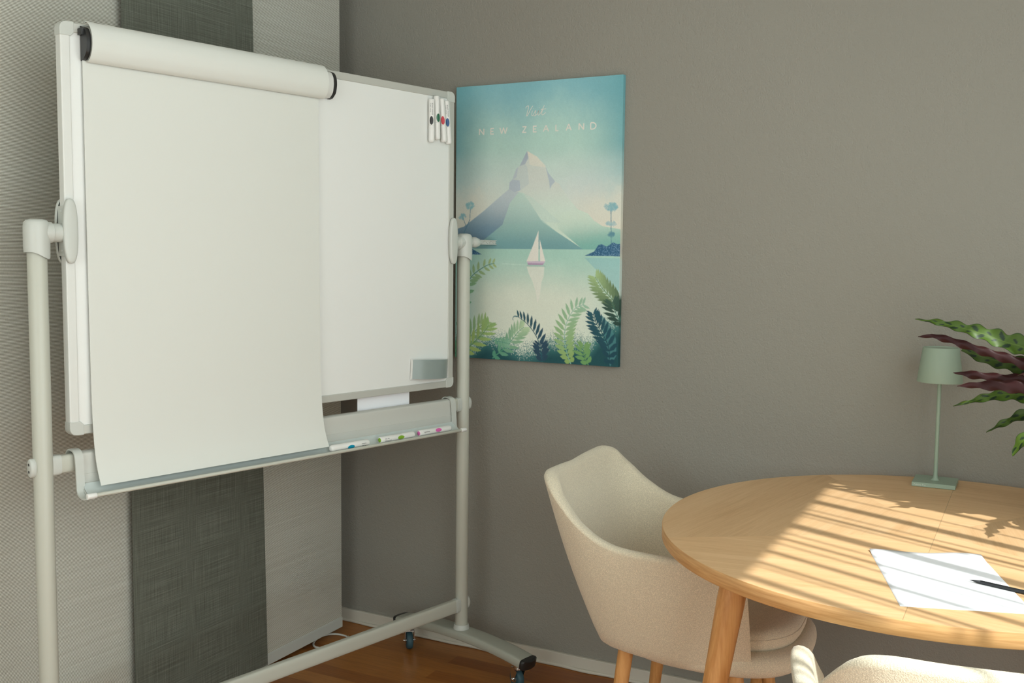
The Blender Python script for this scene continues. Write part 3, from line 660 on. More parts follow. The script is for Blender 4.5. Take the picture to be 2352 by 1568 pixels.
# feet and castors
for sx in (-1, 1):
    X = .67*sx; path = []
    for k in range(25):
        t = -1+2*k/24; y = .284*t; z = .116-.024*abs(t)**2.2
        path.append((y, z))
    V_, F_ = [], []; sec = []
    for j in range(20):
        a = 2*PI*j/20; c_, s_ = math.cos(a), math.sin(a); sec.append((math.copysign(abs(c_)**.38, c_)*.034, math.copysign(abs(s_)**.38, s_)*.0155))
    for k, (y, z) in enumerate(path):
        a = path[max(k-1, 0)]; b = path[min(k+1, 24)]; d = Vector((b[0]-a[0], b[1]-a[1])).normalized(); nn = Vector((-d.y, d.x))
        for sx_, sn in sec: V_.append((X+sx_, y+nn.x*sn, z+nn.y*sn))
    for k in range(24):
        for j in range(20): a, b = k*20+j, k*20+(j+1) % 20; F_.append((a, b, b+20, a+20))
    F_.append(tuple(range(19, -1, -1))); F_.append(tuple(24*20+j for j in range(20)))
    ft = P('arched_foot', (V_, F_), M_FOOT, auto=50)
    for sy in (-1, 1):
        k0 = 24 if sy > 0 else 0; y, z = path[k0]; d = Vector((0, sy*.985, -.17)).normalized(); nn = Vector((0, sy*.17, .985))
        V_, F_ = [], []
        for q, (off, s_) in enumerate(((-.007, 1.02), (-.001, 1.06), (.005, 1.0), (.008, .72))):
            for j in range(20):
                sx_, sn = sec[j]; extra = .008*(1-(sx_/.034)**2)
                V_.append((X+sx_*s_, y+d.y*(off+(extra if q else 0))+nn.y*sn*s_, z+d.z*(off+(extra if q else 0))+nn.z*sn*s_))
        for k in range(3):
            for j in range(20): a, b = k*20+j, k*20+(j+1) % 20; F_.append((a, b, b+20, a+20))
        F_.append(tuple(60+j for j in range(20))); F_.append(tuple(range(19, -1, -1)))
        P('foot_end_cap', (V_, F_), M_BLACK, ft, auto=60)
        # castor
        ca = bpy.data.objects.new('castor', None); col.objects.link(ca); ca.parent = WB; ca.location = (X, sy*.247, 0)
        ca.rotation_euler = (0, 0, {(-1, -1): .3, (-1, 1): 2.2, (1, -1): 1.25, (1, 1): -2.2}[(sx, sy)])
        wv = xf(lathe([(.010, -.0105), (.022, -.011), (.0265, -.010), (.0292, -.006), (.0300, 0), (.0292, .006), (.0265, .010), (.022, .011), (.010, .0105)], 36), Matrix.Translation((.010, 0, .030)) @ Matrix.Rotation(PI/2, 4, 'X'))
        P('wheel', wv, M_TEAL, ca, auto=50)
        P('wheel_hub', merge([xf(lathe([(.010, -.0125), (.012, -.0115), (.012, .0115), (.010, .0125)], 24), Matrix.Translation((.010, 0, .030)) @ Matrix.Rotation(PI/2, 4, 'X')), rtube((.010, -.021, .030), (.010, .021, .030), .004, 12, .001)]), M_CHROME, ca, auto=50)
        fk = []
        for s2 in (-1, 1):
            pl = [(.020, .030), (.018, .022), (.010, .020), (.003, .024), (-.014, .060), (.012, .0665), (.024, .062), (.022, .045)]
            k = len(pl); v_ = [(x, s2*.0145, z) for x, z in pl]+[(x, s2*.0165, z) for x, z in pl]
            fk.append((v_, [tuple(range(k)), tuple(range(2*k-1, k-1, -1))]+[(i, (i+1) % k, (i+1) % k+k, i+k) for i in range(k)]))
        P('fork', merge(fk+[box(-.014, .022, -.0155, .0155, .0635, .0665)]), M_CHROME, ca, smooth=False)
        P('swivel', lathe([(.018, .0655), (.0195, .067), (.0195, .070), (.017, .071), (.017, .073), (.0205, .0745), (.0205, .0785), (.015, .0800)], 28), M_CHROME, ca, auto=40)
# flip-chart clamp: rounded white bar with black end caps
def dprof(s, t=0):
    return [(-.0125, 1.760), (-.022-t, 1.7605), (-.034*s, 1.772), (-.0385*s, 1.787), (-.0395*s, 1.799), (-.0375*s, 1.813), (-.030*s, 1.8255), (-.0215, 1.8305), (-.0125, 1.8310)]
P('clamp_bar', extrude_x([tuple(p) for p in catmull(dprof(1.0)[1:-1], 4)]+[(-.0125, 1.831), (-.0125, 1.760)], -.560, .118), M_ALUW, auto=50)
for xa, xb in ((-.568, -.558), (.118, .127)):
    P('clamp_end_cap', merge([extrude_x([tuple(p) for p in catmull(dprof(1.06, .002)[1:-1], 4)]+[(-.0125, 1.833), (-.0125, 1.758)], xa, xb), box(xa-.006 if xa < 0 else xa, xa+.004, -.030, -.0128, 1.812, 1.826)]), M_BLACK, auto=40)

# ---------------------------------------------------------------- flip-chart paper (rests on the board: own thing)
FP = empty('flipchart_pad', O, AZ, 'large blank cream flip-chart paper clipped over the left of the whiteboard', 'paper')
def sheet(profile, xa, xb, t, m, name, parent, curl=0, nx=14):
    pr = offset_path(profile, t); V_, F_ = extrude_x(pr, xa, xb, True, nx)
    return mesh(name, V_, F_, m, parent, auto=35)
pr = [tuple(p) for p in catmull([(-.0145, 1.770), (-.0150, 1.70), (-.0155, 1.50), (-.0165, 1.25), (-.0185, 1.05), (-.021, .97), (-.026, .91), (-.034, .865), (-.0445, .836), (-.0535, .8160)], 8)]
sheet(pr, -.566, .0835, -.0018, M_PAPER, 'paper_sheet', FP)
pr = [tuple(p) for p in catmull([(-.0128, 1.8415), (-.0200, 1.8420), (-.0300, 1.8370), (-.0400, 1.8255), (-.0460, 1.8090), (-.0470, 1.795), (-.0445, 1.779), (-.036, 1.764), (-.026, 1.757), (-.0205, 1.757)], 8)]
sheet(pr, -.5585, .0945, -.0016, M_PAPER, 'folded_sheet', FP)
o = mesh('paper_sheet', *box(.243, .448, .0135, .0142, .845, .99), M_SHEET, loc=O, rot=(0, 0, AZ)); o.data.polygons.foreach_set('use_smooth', [False]*6)
tag(o, 'white sheet of paper hanging behind the whiteboard, seen below its frame', 'paper')

# ---------------------------------------------------------------- markers
def marker(name, p, q, colr, label, ang, group, endcol=None, txt=None, parent_r=.0087, wavy=False, dotpos=.52, tflip=False):
    """p,q in stand coordinates; ang = roll of the coloured spot about the barrel axis"""
    p, q = Vector(p), Vector(q); L = (q-p).length; d = (q-p).normalized()
    e = bpy.data.objects.new(name, None); col.objects.link(e); tag(e, label, 'marker pen', group)
    Mst = Matrix.Translation(O) @ Matrix.Rotation(AZ, 4, 'Z')
    z = d; x = Vector((0, -1, 0)) if abs(d.y) < .9 else Vector((1, 0, 0)); x = (x-z*x.dot(z)).normalized()
    x = Matrix.Rotation(ang, 3, z) @ x; y = z.cross(x)
    M3 = Matrix(((x.x, y.x, z.x, p.x), (x.y, y.y, z.y, p.y), (x.z, y.z, z.z, p.z), (0, 0, 0, 1)))
    e.matrix_world = Mst @ M3
    r = parent_r
    b1 = [(r*.80, 0), (r*.95, .0008), (r, .002), (r, L*.60), (r*.97, L*.605)]
    mesh('barrel', *lathe(b1, 28), M_MARK, e, auto=50)
    b2 = [(r*.97, L*.607), (r*1.03, L*.609), (r*1.03, L*.93), (r*.98, L*.965), (r*.8, L*.99), (r*.5, L)]
    mesh('cap', *lathe(b2, 28), M_MARK, e, auto=50)
    ov = []; n = 28; V_ = [(r*1.045, 0, dotpos*L)]; F_ = []
    ra, rl = .62, .0125
    for k in range(1, 4):
        for j in range(n):
            a = 2*PI*j/n; th = ra*k/3*math.sin(a); zz = dotpos*L+rl*k/3*math.cos(a); V_.append((r*1.045*math.cos(th), r*1.045*math.sin(th), zz))
    for j in range(n): F_.append((0, 1+j, 1+(j+1) % n))
    for k in range(2):
        for j in range(n): a, b = 1+k*n+j, 1+k*n+(j+1) % n; F_.append((a, a+n, b+n, b))
    mc = dot(name+'_colour', colr); mesh('colour_spot', V_, F_, mc, e)
    if endcol: mesh('end_plug', *lathe([(.001, -.0006), (r*.70, -.0006), (r*.74, .0002), (r*.5, .0008)], 20), mc, e)
    if txt:
        v_, f_ = [], []
        for li, (s_, size, zoff) in enumerate(txt):
            tv, tf = text_verts(s_, size, .0001)
            wd = max(v[0] for v in tv)
            out = []
            for (tx, ty, tz) in tv:
                th = (ty+zoff)/r; rr = r*1.012+tz
                if not tflip: out.append((rr*math.cos(th), rr*math.sin(th), .10*L+(wd-tx)*-1+wd if False else .40*L-tx+.0))
                else: out.append((rr*math.cos(-th), rr*math.sin(-th), .10*L+tx))
            v_, f_ = merge([(v_, f_), (out, tf)])
        mesh('printed_text', v_, f_, M_INK, e, smooth=False)
    return e
G1 = 'marker pens clinging to the top right of the whiteboard'
# u (relative to right post) -> local x = u + .67 ; they hang vertically, cap down
TX = [('BOARD MARKER', .0047, .0012), ('TZ 100  1.5-3 mm', .0036, -.0036)]
def wm(nm, ut, zt, ub, zb, c, lab, ang, txt=None, yo=-.0215):
    return marker(nm, (ut+.67-.0, yo, zt), (ub+.67, yo, zb), c, lab, ang, G1, txt=txt, parent_r=.0090, dotpos=.50, tflip=True)
wm('board_marker', -.166, 1.805, -.1655, 1.677, (.012, .010, .010), 'white marker with black spot, leftmost of four on the whiteboard corner', .80, TX)
wm('board_marker', -.146, 1.816, -.1415, 1.687, (.012, .12, .055), 'white marker with green spot, second of four on the whiteboard corner', .30, None, -.0220)
wm('board_marker', -.1245, 1.811, -.1125, 1.682, (.52, .018, .035), 'white marker with red spot, third of four on the whiteboard corner', .72)
wm('board_marker', -.1045, 1.807, -.0925, 1.678, (.008, .075, .22), 'white marker with blue spot, rightmost of four on the whiteboard corner', .72, TX, -.0220)
G2 = 'marker pens lying in the pen tray'
ty = .8115
def tm(ua, ub, c, lab, ang, end, txt, fl=True, dp=.5):
    return marker('highlight_marker', (ua+.67, -.0600, ty), (ub+.67, -.0600, ty), c, lab, ang, G2, endcol=end, txt=txt, parent_r=.0090, dotpos=dp, tflip=fl)
T2 = [('REFILL', .0035, .0015), ('board marker', .0022, -.0035)]
tm(-.452, -.587, (.0, .28, .44), 'white marker with turquoise spot lying left in the pen tray', -.35, None, [('P line', .0062, .0005), ('boardmarker', .0032, -.0048)], True, .50)
tm(-.408, -.272, (.22, .42, .03), 'white marker with lime green spot and end lying mid pen tray', .05, True, [('MAX 160', .0042, .0015), ('whiteboard 1.5-3', .0036, -.0038)], True, .56)
tm(-.253, -.118, (.70, .13, .42), 'white marker with pink spot and end lying right in the pen tray', -.25, True, [('Legamaster', .0056, -.001)], True, .56)

# ---------------------------------------------------------------- magnetic eraser
E_ = empty('board_eraser', O+Matrix.Rotation(AZ, 3, 'Z') @ Vector((.508, -.012, .994)), AZ, 'blue-grey magnetic eraser sticking to the lower right of the whiteboard', 'eraser')
tilt = Matrix.Rotation(math.radians(3.2), 4, 'Y')
n = 16; top = []
for k in range(n+1):
    x = -.074+.148*k/n; top.append((x, -.004-.021*(1-abs(x/.074)**2.6)))
V_ = []
for z in (-.029, .029):
    V_ += [(x, y, z) for x, y in top]+[(.074, -.0005, z), (-.074, -.0005, z)]
k = len(top)+2; F_ = [tuple(range(k-1, -1, -1)), tuple(k+i for i in range(k))]+[(i, (i+1) % k, (i+1) % k+k, i+k) for i in range(k)]
mesh('grip', *xf((V_, F_), tilt), mat('blue_grey_plastic', (.27, .325, .31), .3), E_, auto=40)
mesh('felt_pad', *xf(box(-.079, .074, -.0035, 0, -.031, .031), tilt), M_MARK, E_, smooth=False)

# ---------------------------------------------------------------- round table
TC = Vector((-.1745, 2.326, 0)); TZ = .755
TB = empty('round_table', TC, 0, 'round oak veneer dining table with sunburst top in the stripes of sunlight', 'table')
def trad(a):
    # very slightly oval plan
    c, s = math.cos(a+.294), math.sin(a+.294); return 1/math.sqrt((c/.576)**2+(s/.602)**2)
n = 160; prof = [(0, 0), (-.0035, 0), (-.0012, -.0008), (0, -.003), (0, -.026), (-.002, -.0285), (-.012, -.030)]
V_ = []; F_ = []
for q, (dr, dz) in enumerate([(-.0035, 0), (-.0012, -.0008)]):
    pass
topv = [(0, 0, 0)]+[(math.cos(2*PI*i/n)*(trad(2*PI*i/n)-.0012), math.sin(2*PI*i/n)*(trad(2*PI*i/n)-.0012), 0) for i in range(n)]
mesh('veneered_top', topv, [(0, 1+i, 1+(i+1) % n) for i in range(n)], M_VENEER, TB, smooth=False, loc=(0, 0, TZ))
rows = [(-.0012, 0), (0, -.0015), (0, -.026), (-.0015, -.0285), (-.03, -.034), (-.10, -.036)]
V_ = []
for dr, dz in rows:
    V_ += [(math.cos(2*PI*i/n)*(trad(2*PI*i/n)+dr), math.sin(2*PI*i/n)*(trad(2*PI*i/n)+dr), dz) for i in range(n)]
F_ = []
for q in range(len(rows)-1):
    for j in range(n): a, b = q*n+j, q*n+(j+1) % n; F_.append((b, a, a+n, b+n))
F_.append(tuple(5*n+j for j in range(n-1, -1, -1)))
def rimmat():
    m = mat('oak_edge_band', (.6, .35, .15), .45, spec=.35); t = NT(m)
    tc = t.n('ShaderNodeTexCoord'); sp = t.n('ShaderNodeSeparateXYZ'); t.l(tc.outputs['Object'], sp.inputs[0])
    ang = t.math('ARCTAN2', sp.outputs[1], sp.outputs[0]); cb = t.n('ShaderNodeCombineXYZ'); t.l(t.math('MULTIPLY', ang, 2.0), cb.inputs[0]); t.l(t.math('MULTIPLY', sp.outputs[2], 60), cb.inputs[1])
    a = t.noise(cb.outputs[0], 3, 4, .6, .3); t.base(t.ramp(a, [(.35, (.50, .265, .100)), (.65, (.66, .385, .165))])); return m
mesh('edge_band', V_, F_, rimmat(), TB, loc=(0, 0, TZ), auto=40)
for k in range(4):
    a = math.radians(229.5+90*k)
    dx, dy = math.cos(a), math.sin(a)
    pt = Vector((dx*.548, dy*.548, TZ-.030)) if False else None
    path = []; rad = []
    for t in np.linspace(0, 1, 14):
        rr = .510+.14*t; path.append((dx*rr, dy*rr, (TZ-.034)*(1-t))); rad.append(.0275*(1-.42*t)+.001*math.sin(PI*min(1, t*6)))
    rad[0] = .026
    mesh('table_leg', *tube(path, rad, 28), M_OAKLEG, TB, auto=60)

# ---------------------------------------------------------------- armchairs
def make_chair(label):
    e = empty('upholstered_armchair', (0, 0, 0), 0, label, 'chair', 'cream boucle armchairs')
    # half profile from back centre (s=0) to front (s=1), y>=0 ; (x,y,z)
    ss = [0, .12, .24, .32, .40, .50, .62, .75, .88, 1.0]
    rim = [(-.290, 0, .806), (-.289, .11, .811), (-.278, .188, .813), (-.250, .234, .798), (-.208, .258, .760), (-.150, .271, .712), (-.07, .275, .675), (.06, .274, .664), (.160, .264, .660), (.228, .236, .600)]
    bot = [(-.162, 0, .412), (-.160, .06, .412), (-.152, .122, .412), (-.128, .165, .412), (-.085, .187, .412), (-.04, .196, .410), (.03, .200, .405), (.10, .200, .400), (.165, .192, .397), (.228, .172, .400)]
    N = 40
    def samp(tab, s):
        out = []
        for k in range(3):
            ys = [p[k] for p in tab]; out.append(np.interp(s, ss, ys))
        return out
    # smooth via catmull in s
    rc = catmull(rim, 6); bc = catmull(bot, 6)
    full = [(np.array([r[0], -r[1], r[2]]), np.array([b[0], -b[1], b[2]])) for r, b in zip(rc[::-1], bc[::-1])]+[(r, b) for r, b in zip(rc[1:], bc[1:])]
    n = len(full); rows = []
    for i, (r, b) in enumerate(full):
        ra, rb = full[max(i-1, 0)][0], full[min(i+1, n-1)][0]; ba, bb = full[max(i-1, 0)][1], full[min(i+1, n-1)][1]
        t1 = (rb-ra)+(bb-ba); inw = np.array([-t1[1], t1[0], 0]); inw /= np.linalg.norm(inw)
        mid = (r+b)/2; 
        if inw[:2] @ (np.array([.02, 0])-mid[:2]) < 0: inw = -inw
        th = .036; pr = []
        for t in np.linspace(0, 1, 10):
            p = b*(1-t)+r*t; bul = .009*math.sin(PI*t); pr.append(p-inw*bul+np.array([0, 0, 0]))
        # rounded bottom edge
        pr[0] = pr[0]+inw*.012; pr.insert(1, b*(.985)+r*.015-inw*.000+np.array([0, 0, .004]))
        up = (r-b)/np.linalg.norm(r-b)
        for a in np.linspace(.3, PI-.3, 6): pr.append(r+inw*th/2*(1-math.cos(a))+up*th*.42*math.sin(a))
        for t in np.linspace(1, .12, 10):
            p = b*(1-t)+r*t; bul = .009*math.sin(PI*t); pr.append(p+inw*(th+.012*(1-t))-inw*bul)
        rows.append(pr)
    m_ = len(rows[0]); V_ = [tuple(p) for pr in rows for p in pr]; F_ = []
    for i in range(n-1):
        for j in range(m_-1): a = i*m_+j; F_.append((a, a+1, a+m_+1, a+m_))
        F_.append((i*m_+m_-1, i*m_, (i+1)*m_, (i+1)*m_+m_-1))
    F_.append(tuple(range(m_-1, -1, -1))); F_.append(tuple((n-1)*m_+j for j in range(m_)))
    mesh('shell', V_, F_, M_FAB, e, auto=70)
    def slab(cx, a_, b_, z0_, z1_, ex, er, crown=0, nn=64, front=0):
        V_, F_ = [], []; rings = []
        for k in range(5): t = PI/2*k/4; rings.append((-er*(1-math.sin(t)), z0_+er*(1-math.cos(t))))
        for k in range(5): t = PI/2*k/4; rings.append((-er*(1-math.cos(t)), z1_-er*(1-math.sin(t))))
        rings += [(-.06, z1_+crown*.5), (-.12, z1_+crown)]
        for dr, z in rings:
            for j in range(nn):
                a = 2*PI*j/nn; c_, s_ = math.cos(a), math.sin(a)
                x = math.copysign(abs(c_)**(2/ex), c_)*(a_+dr); y = math.copysign(abs(s_)**(2/ex), s_)*(b_+dr)
                V_.append((cx+x, y*(1-.10*max(0, -x/a_)), z+front*(x/a_)))
        for q in range(len(rings)-1):
            for j in range(nn): a, b = q*nn+j, q*nn+(j+1) % nn; F_.append((a, b, b+nn, a+nn))
        F_.append(tuple(range(nn-1, -1, -1))); F_.append(tuple((len(rings)-1)*nn+j for j in range(nn)))
        return V_, F_
    mesh('seat_base', *slab(.112, .222, .208, .400, .456, 3.0, .024, 0, front=.006), M_FAB, e, auto=70)
    cu = mesh('seat_cushion', *slab(.090, .222, .185, .446, .500, 3.0, .025, .010, front=.010), M_FAB, e, auto=70)
    pts = []
    for j in range(65):
        a = 2*PI*j/64; c_, s_ = math.cos(a), math.sin(a); x = math.copysign(abs(c_)**(2/3.0), c_)*.1985; y = math.copysign(abs(s_)**(2/3.0), s_)*.1835
        pts.append((.090+x*1.112, y*1.002*(1-.10*max(0, -x/.2)), .479+.010*x/.2))
    mesh('piping', *tube(pts, .0022, 8, False), M_FAB, cu)
    for sx, sy in ((-1, -1), (-1, 1), (1, -1), (1, 1)):
        x, y = (.185 if sx > 0 else -.075), sy*.150
        mesh('chair_leg', *tube([(x, y, .415), (x+sx*.012, y+sy*.010, .30), (x+sx*.055, y+sy*.045, 0)], [.0185, .0175, .0115], 24), M_OAKLEG, e, auto=60)
    mesh('seat_underframe', *merge([box(-.05, .17, -.100, .100, .392, .404)]), M_OAKLEG, e, smooth=False, bevel=.002)
    return e
def dup(o, parent=None):
    c = o.copy(); col.objects.link(c)
    if parent: c.parent = parent
    for ch in o.children: dup(ch, c)
    return c
CH1 = make_chair('cream boucle armchair with oak legs between grey wall and round table')
CH2 = dup(CH1)
CH1.location = (-.768, 2.372, 0); CH1.rotation_euler = (0, 0, math.radians(2))
CH2.location = (-.054, 1.670, 0); CH2.rotation_euler = (0, 0, math.radians(107))
CH2['label'] = 'cream boucle armchair in the foreground, only its sunlit backrest and arm in frame'

# ---------------------------------------------------------------- cordless lamp
LB = empty('table_lamp', (-.222, 2.842, TZ), math.radians(0), 'slim sage green table lamp with tapered shade on the table by the wall', 'lamp')
mesh('lamp_base', *box(-.0525, .0525, -.0525, .0525, .0005, .0115), M_SAGE, LB, smooth=False, bevel=.0008)
mesh('lamp_pole', *lathe([(.012, .0113), (.0085, .014), (.0062, .019), (.0052, .028), (.0050, .10), (.0050, .30)], 24), M_SAGE, LB, auto=60)
mesh('lamp_shade', *lathe([(.053, .270), (.0555, .2705), (.0560, .272), (.0445, .359), (.0435, .3605), (.0415, .3608), (.041, .359), (.038, .3585), (.010, .3585), (.001, .3585)][:10], 56), M_SAGE, LB, auto=35)
tv, tf = text_verts('Poldina Pro', .0062, .0001)
mesh('base_lettering', [(x-.047, -.0527-z, y+.0036) for x, y, z in tv], tf, mat('pale_print', (.62, .66, .58), .6), LB, smooth=False)

# ---------------------------------------------------------------- paper and pencil
def onz(x, y, z):
    d = _r*((x-1176)/F_PX)+_u*(-(y-784)/F_PX)+_f; t = (z-CAM_H)/d.z; return Vector((0, 0, CAM_H))+d*t
# sheet corners on the table (world metres)
A, B, C_, D_ = Vector((-.282, 2.116)), Vector((-.080, 2.185)), Vector((-.186, 1.794)), Vector((.018, 1.862))
V_ = []; nu, nv = 18, 22
for i in range(nu+1):
    for j in range(nv+1):
        s, t = i/nu, j/nv; p = A*(1-s)*(1-t)+B*s*(1-t)+C_*(1-s)*t+D_*s*t
        z = TZ+.0004+(.0075*max(0, 1-t/.12)**1.5*(.6+.4*math.sin(s*9+.6)))*(.35+.65*abs(s-.35))
        V_.append((p.x, p.y, z))
F_ = [(i*(nv+1)+j, (i+1)*(nv+1)+j, (i+1)*(nv+1)+j+1, i*(nv+1)+j+1) for i in range(nu) for j in range(nv)]
o = mesh('paper_sheet', V_, F_, M_SHEET); sd_ = o.modifiers.new('s', 'SOLIDIFY'); sd_.thickness = .00025; sd_.offset = 1
tag(o, 'blank white sheet of paper lying on the sunlit table under a black pencil', 'paper')
p0, p1 = Vector((-.0905, 1.999, TZ+.0035)), Vector((.050, 1.951, TZ+.0045))
d = (p1-p0).normalized(); e = bpy.data.objects.new('pencil', None); col.objects.link(e); e.location = p0
e.rotation_mode = 'QUATERNION'; e.rotation_quaternion = d.to_track_quat('Z', 'Y'); tag(e, 'black pencil lying across the sheet of paper on the table', 'pencil')
mesh('pencil_body', *tube([(0, 0, .020), (0, 0, .15)], .0038, 6), mat('black_lacquer', (.012, .014, .017), .3), e, smooth=False)
mesh('sharpened_tip', *tube([(0, 0, 0), (0, 0, .004), (0, 0, .0202)], [.0003, .001, .0037], 12), mat('dark_wood_tip', (.02, .021, .023), .5), e)

# ---------------------------------------------------------------- rattlesnake plant
PLY = 2.55
PT = empty('potted_plant', (.19, PLY, TZ), 0, 'potted plant with long wavy spotted green leaves, burgundy beneath, at the right edge', 'plant')
mesh('pot', *lathe([(.055, .0005), (.060, .003), (.078, .13), (.080, .135), (.074, .135), (.070, .120), (.002, .118)], 48), M_POTW, PT, auto=50)
mesh('soil', *lathe([(.0695, .112), (.0695, .119), (.03, .123), (.001, .124)], 32), M_SOIL, PT)
def leafmat():
    m = mat('spotted_leaf', (.1, .3, .02), .48, spec=.3); t = NT(m); a = t.n('ShaderNodeVertexColor', layer_name='pattern'); t.base(a.outputs[0])
    t.b.inputs['Subsurface Weight'].default_value = .0
    return m
M_LEAF = leafmat(); M_BURG = mat('burgundy_underside', (.026, .0045, .0045), .5, spec=.22)
def leaf(mid, hw, wdir, seed, under=False, bright=1.0, wav=.004, fold=.25):
    """mid: world points tip->base; wdir: direction of the blade's width; hw: half widths"""
    r = random.Random(seed); M_ = np.array(catmull(mid, 18 if seed < 10 else 8)); k = len(M_); W_ = np.interp(np.linspace(0, 1, k), np.linspace(0, 1, len(hw)), hw)
    nw = 24 if seed < 10 else 10; wd = np.array(wdir, float); wd /= np.linalg.norm(wd)
    seglen = np.concatenate([[0], np.cumsum(np.linalg.norm(np.diff(M_, axis=0), axis=1))]); ph = r.random()*6
    V_, Cc = [], []
    org = np.array([.19, PLY, TZ])
    sp = []
    s_ = .02; side = 1; big = True
    while s_ < seglen[-1]:
        sp.append((s_, (.47 if big else .33)*side, .013 if big else .009, .40 if big else .22)); s_ += .0145; side = -side
        if side > 0: big = not big
    for i in range(k):
        d = M_[min(i+1, k-1)]-M_[max(i-1, 0)]; d /= np.linalg.norm(d); w_ = wd-d*(wd@d); w_ /= np.linalg.norm(w_); nrm = np.cross(d, w_)
        for j in range(nw+1):
            q = -1+2*j/nw; s = seglen[i]
            env = min(1, s/.03)
            wave = wav*env*abs(q)**1.6*math.sin(s*2*PI/.044+ph+(0 if q > 0 else 2.2))
            edge = W_[i]*q*(1+.20*math.sin(s*2*PI/.044+ph+1.1)*abs(q)**3)
            p = M_[i]+w_*edge+nrm*(wave+fold*W_[i]*q*q)
            V_.append(p-org)
            c = np.array([.052, .098, .009])*bright
            dk = np.array([.010, .026, .010])*bright
            qq = q*W_[i]
            for (s0, sq, ln, wq) in sp:
                ds, dq = (s-s0+abs(q)*.014), (q-sq)
                if (ds/.0062/(ln/.013))**2+(dq/wq)**2 < 1: c = dk
            if abs(q) > .93: c = dk*1.3
            if abs(q) < .05: c = np.array([.085, .14, .02])*bright
            Cc.append(c)
    F_ = [(i*(nw+1)+j, (i+1)*(nw+1)+j, (i+1)*(nw+1)+j+1, i*(nw+1)+j+1) for i in range(k-1) for j in range(nw)]
    # lower skin, half a millimetre behind, in burgundy
    nv_ = len(V_); nrm_s = []
    A_ = np.array(V_).reshape(k, nw+1, 3); gu = np.gradient(A_, axis=0); gv = np.gradient(A_, axis=1); nn = np.cross(gu, gv); nn /= np.maximum(np.linalg.norm(nn, axis=2, keepdims=True), 1e-9)
    B_ = (A_-nn*.0006).reshape(-1, 3)
    o = mesh('leaf', V_+[p for p in B_], F_+[tuple(x+nv_ for x in f[::-1]) for f in F_], M_LEAF, PT)
    o.data.materials.append(M_BURG); nf = len(F_)
    idx = [0]*nf+[1]*nf
    if under: pass
    o.data.polygons.foreach_set('material_index', idx)
    at = o.data.color_attributes.new('pattern', 'FLOAT_COLOR', 'POINT'); at.data.foreach_set('color', np.array([(*c, 1) for c in Cc]*2).ravel())
    # petiole from the blade's base into the pot
    b = M_[-1]-org; t0 = Vector(b); t1 = Vector((r.uniform(-.02, .02), r.uniform(-.02, .02), .118)); mdp = (t0+t1)/2+Vector((0, 0, .02))
    mesh('petiole', *tube([t0, t0*.6+mdp*.4+Vector((0, 0, .01)), mdp, t1], [.0016, .0019, .0022, .0028], 8), M_STEM, PT)
    return o
def pt(l, dy=0): return [(x, PLY+dy+(k_*.004), z) for k_, (x, z) in enumerate(l)]
UPG = (0, .45, .9)      # upper side turned to the viewer
UPB = (0, -.35, -.95)   # underside turned to the viewer
leaf(pt([(-.257, 1.204), (-.213, 1.198), (-.166, 1.189), (-.11, 1.174), (-.065, 1.158), (-.027, 1.147), (.033, 1.119), (.10, 1.06)], -.02), [.0004, .006, .011, .017, .021, .023, .023, .006], UPG, 1)
leaf(pt([(-.247, 1.164), (-.212, 1.167), (-.165, 1.156), (-.109, 1.138), (-.026, 1.114), (.043, 1.081), (.10, 1.035)], -.04), [.0004, .006, .008, .009, .011, .011, .004], UPB, 2, fold=.5)
leaf(pt([(-.158, 1.133), (-.108, 1.115), (-.025, 1.098), (.043, 1.075), (.10, 1.03)], .05), [.004, .014, .020, .022, .006], (0, .15, 1), 3, bright=.75)
leaf(pt([(-.169, 1.084), (-.134, 1.083), (-.07, 1.078), (-.024, 1.078), (.044, 1.061), (.10, 1.02)], -.03), [.0004, .008, .010, .010, .012, .005], UPB, 4, fold=.5)
leaf(pt([(-.158, 1.057), (-.115, 1.062), (-.024, 1.062), (.045, 1.045), (.10, 1.01)], -.06), [.0004, .008, .015, .016, .005], (0, -.2, -1), 5, wav=.003)
leaf(pt([(-.167, 1.006), (-.122, 1.022), (-.068, 1.038), (-.022, 1.040), (.046, 1.027), (.10, 1.0)], -.02), [.0004, .006, .014, .018, .019, .005], UPG, 6)
leaf(pt([(-.096, .948), (-.065, .968), (-.02, .993), (.038, 1.003), (.11, .985)], 0), [.0004, .007, .013, .016, .005], (0, .6, .8), 7, bright=.7)
leaf(pt([(-.038, .912), (-.030, .930), (-.007, .960), (.039, .985), (.11, .975)], -.08), [.0006, .010, .014, .016, .005], (-.5, .5, .5), 8, bright=1.5)  # brighter leaf colour carries the sunlight falling on this leaf
# further leaves of the crown, toward the wall, the window and upward (outside the frame)
leaf([(.025, 2.455, 1.235), (.06, 2.46, 1.235), (.11, 2.475, 1.21), (.16, 2.50, 1.15), (.19, 2.53, 1.06)], [.0004, .016, .024, .024, .005], (.1, 1, .3), 41)
leaf([(.035, 2.50, 1.335), (.07, 2.505, 1.33), (.12, 2.515, 1.29), (.165, 2.53, 1.20), (.19, 2.54, 1.08)], [.0004, .016, .026, .024, .005], (.1, 1, -.1), 42)
leaf([(.015, 2.43, 1.10), (.05, 2.43, 1.12), (.10, 2.45, 1.12), (.15, 2.49, 1.09), (.185, 2.53, 1.02)], [.0004, .018, .026, .024, .005], (.2, 1, .2), 43)
leaf([(.05, 2.40, 1.20), (.08, 2.41, 1.21), (.12, 2.44, 1.19), (.16, 2.48, 1.13), (.19, 2.52, 1.04)], [.0004, .018, .026, .024, .005], (.4, 1, .2), 44)
k = 0
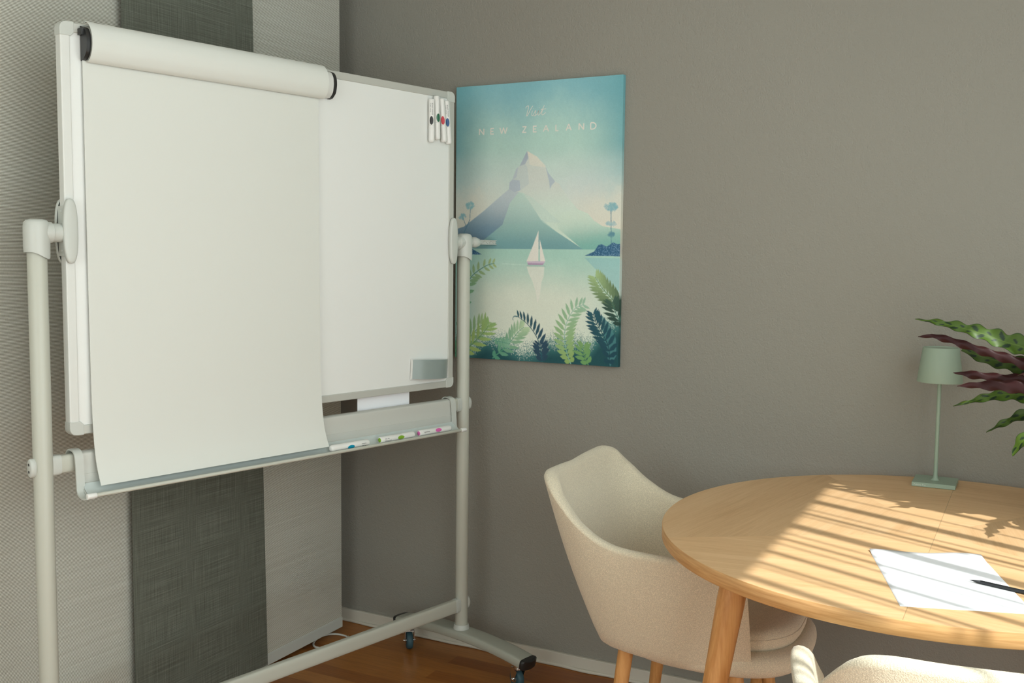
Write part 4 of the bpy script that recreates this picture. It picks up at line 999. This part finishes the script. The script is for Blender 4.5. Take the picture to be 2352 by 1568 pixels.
for a, ln, el, dz in ((-70, .30, 5, .22), (-40, .28, -8, .20), (-10, .26, 10, .26), (25, .26, 0, .22), (60, .22, 12, .27), (80, .22, -5, .2), (120, .20, 8, .23), (150, .24, 20, .30), (215, .27, 25, .33), (250, .28, 10, .26), (285, .3, 18, .3), (20, .24, 35, .34), (100, .2, 30, .33)):
    a_, e_ = math.radians(a), math.radians(el); d = Vector((math.cos(a_)*math.cos(e_), math.sin(a_)*math.cos(e_), math.sin(e_)))
    b = Vector((.19, PLY, TZ+dz))+Vector((math.cos(a_), math.sin(a_), 0))*.03
    pts = []
    for t in (1, .8, .6, .4, .2, 0): q = b+d*ln*t+Vector((0, 0, -.10*t*t)); pts.append((q.x, q.y, q.z))
    if min(p[1] for p in pts) < 9 and max(p[1] for p in pts) < YB-.02 and max(p[0] for p in pts) < XR-.06:
        leaf(pts, [.0004, .014, .020, .022, .018, .004], (-math.sin(a_), math.cos(a_), .15), 20+k)
    k += 1

# ---------------------------------------------------------------- vertical blind in front of the window (throws the stripes)
VB = empty('vertical_blind', (XR-.045, 1.0, 0), 0, 'vertical blind of narrow open slats hanging in front of the right window', 'blind')
mesh('head_rail', *box(-.02, .02, -1.42, 1.24, 2.425, 2.465), M_PLASTIC, VB, smooth=False)
dark = [(2.105, .030), (2.012, .007), (1.925, .044), (1.84, .007), (1.799, .020), (1.771, .006), (1.675, .046), (1.605, .008), (1.561, .018), (1.519, .009), (1.452, .026), (1.369, .018), (1.345, .007), (1.270, .034), (1.215, .007), (1.165, .030), (1.125, .008), (1.07, .030)]
y = 1.01
while y > -.35: dark.append((y, random.choice((.007, .018, .03)))); y -= random.uniform(.06, .10)
for y, wd in dark:
    a = random.uniform(-.2, .2)
    wd *= .86 if wd > .015 else 1
    vf = xf(box(-.0012, .0012, -wd/2, wd/2, .09, 2.425), Matrix.Translation((0, y-1.0, 0)) @ Matrix.Rotation(a*.4, 4, 'Z'))
    mesh('slat', *vf, M_PLASTIC, VB, smooth=False)
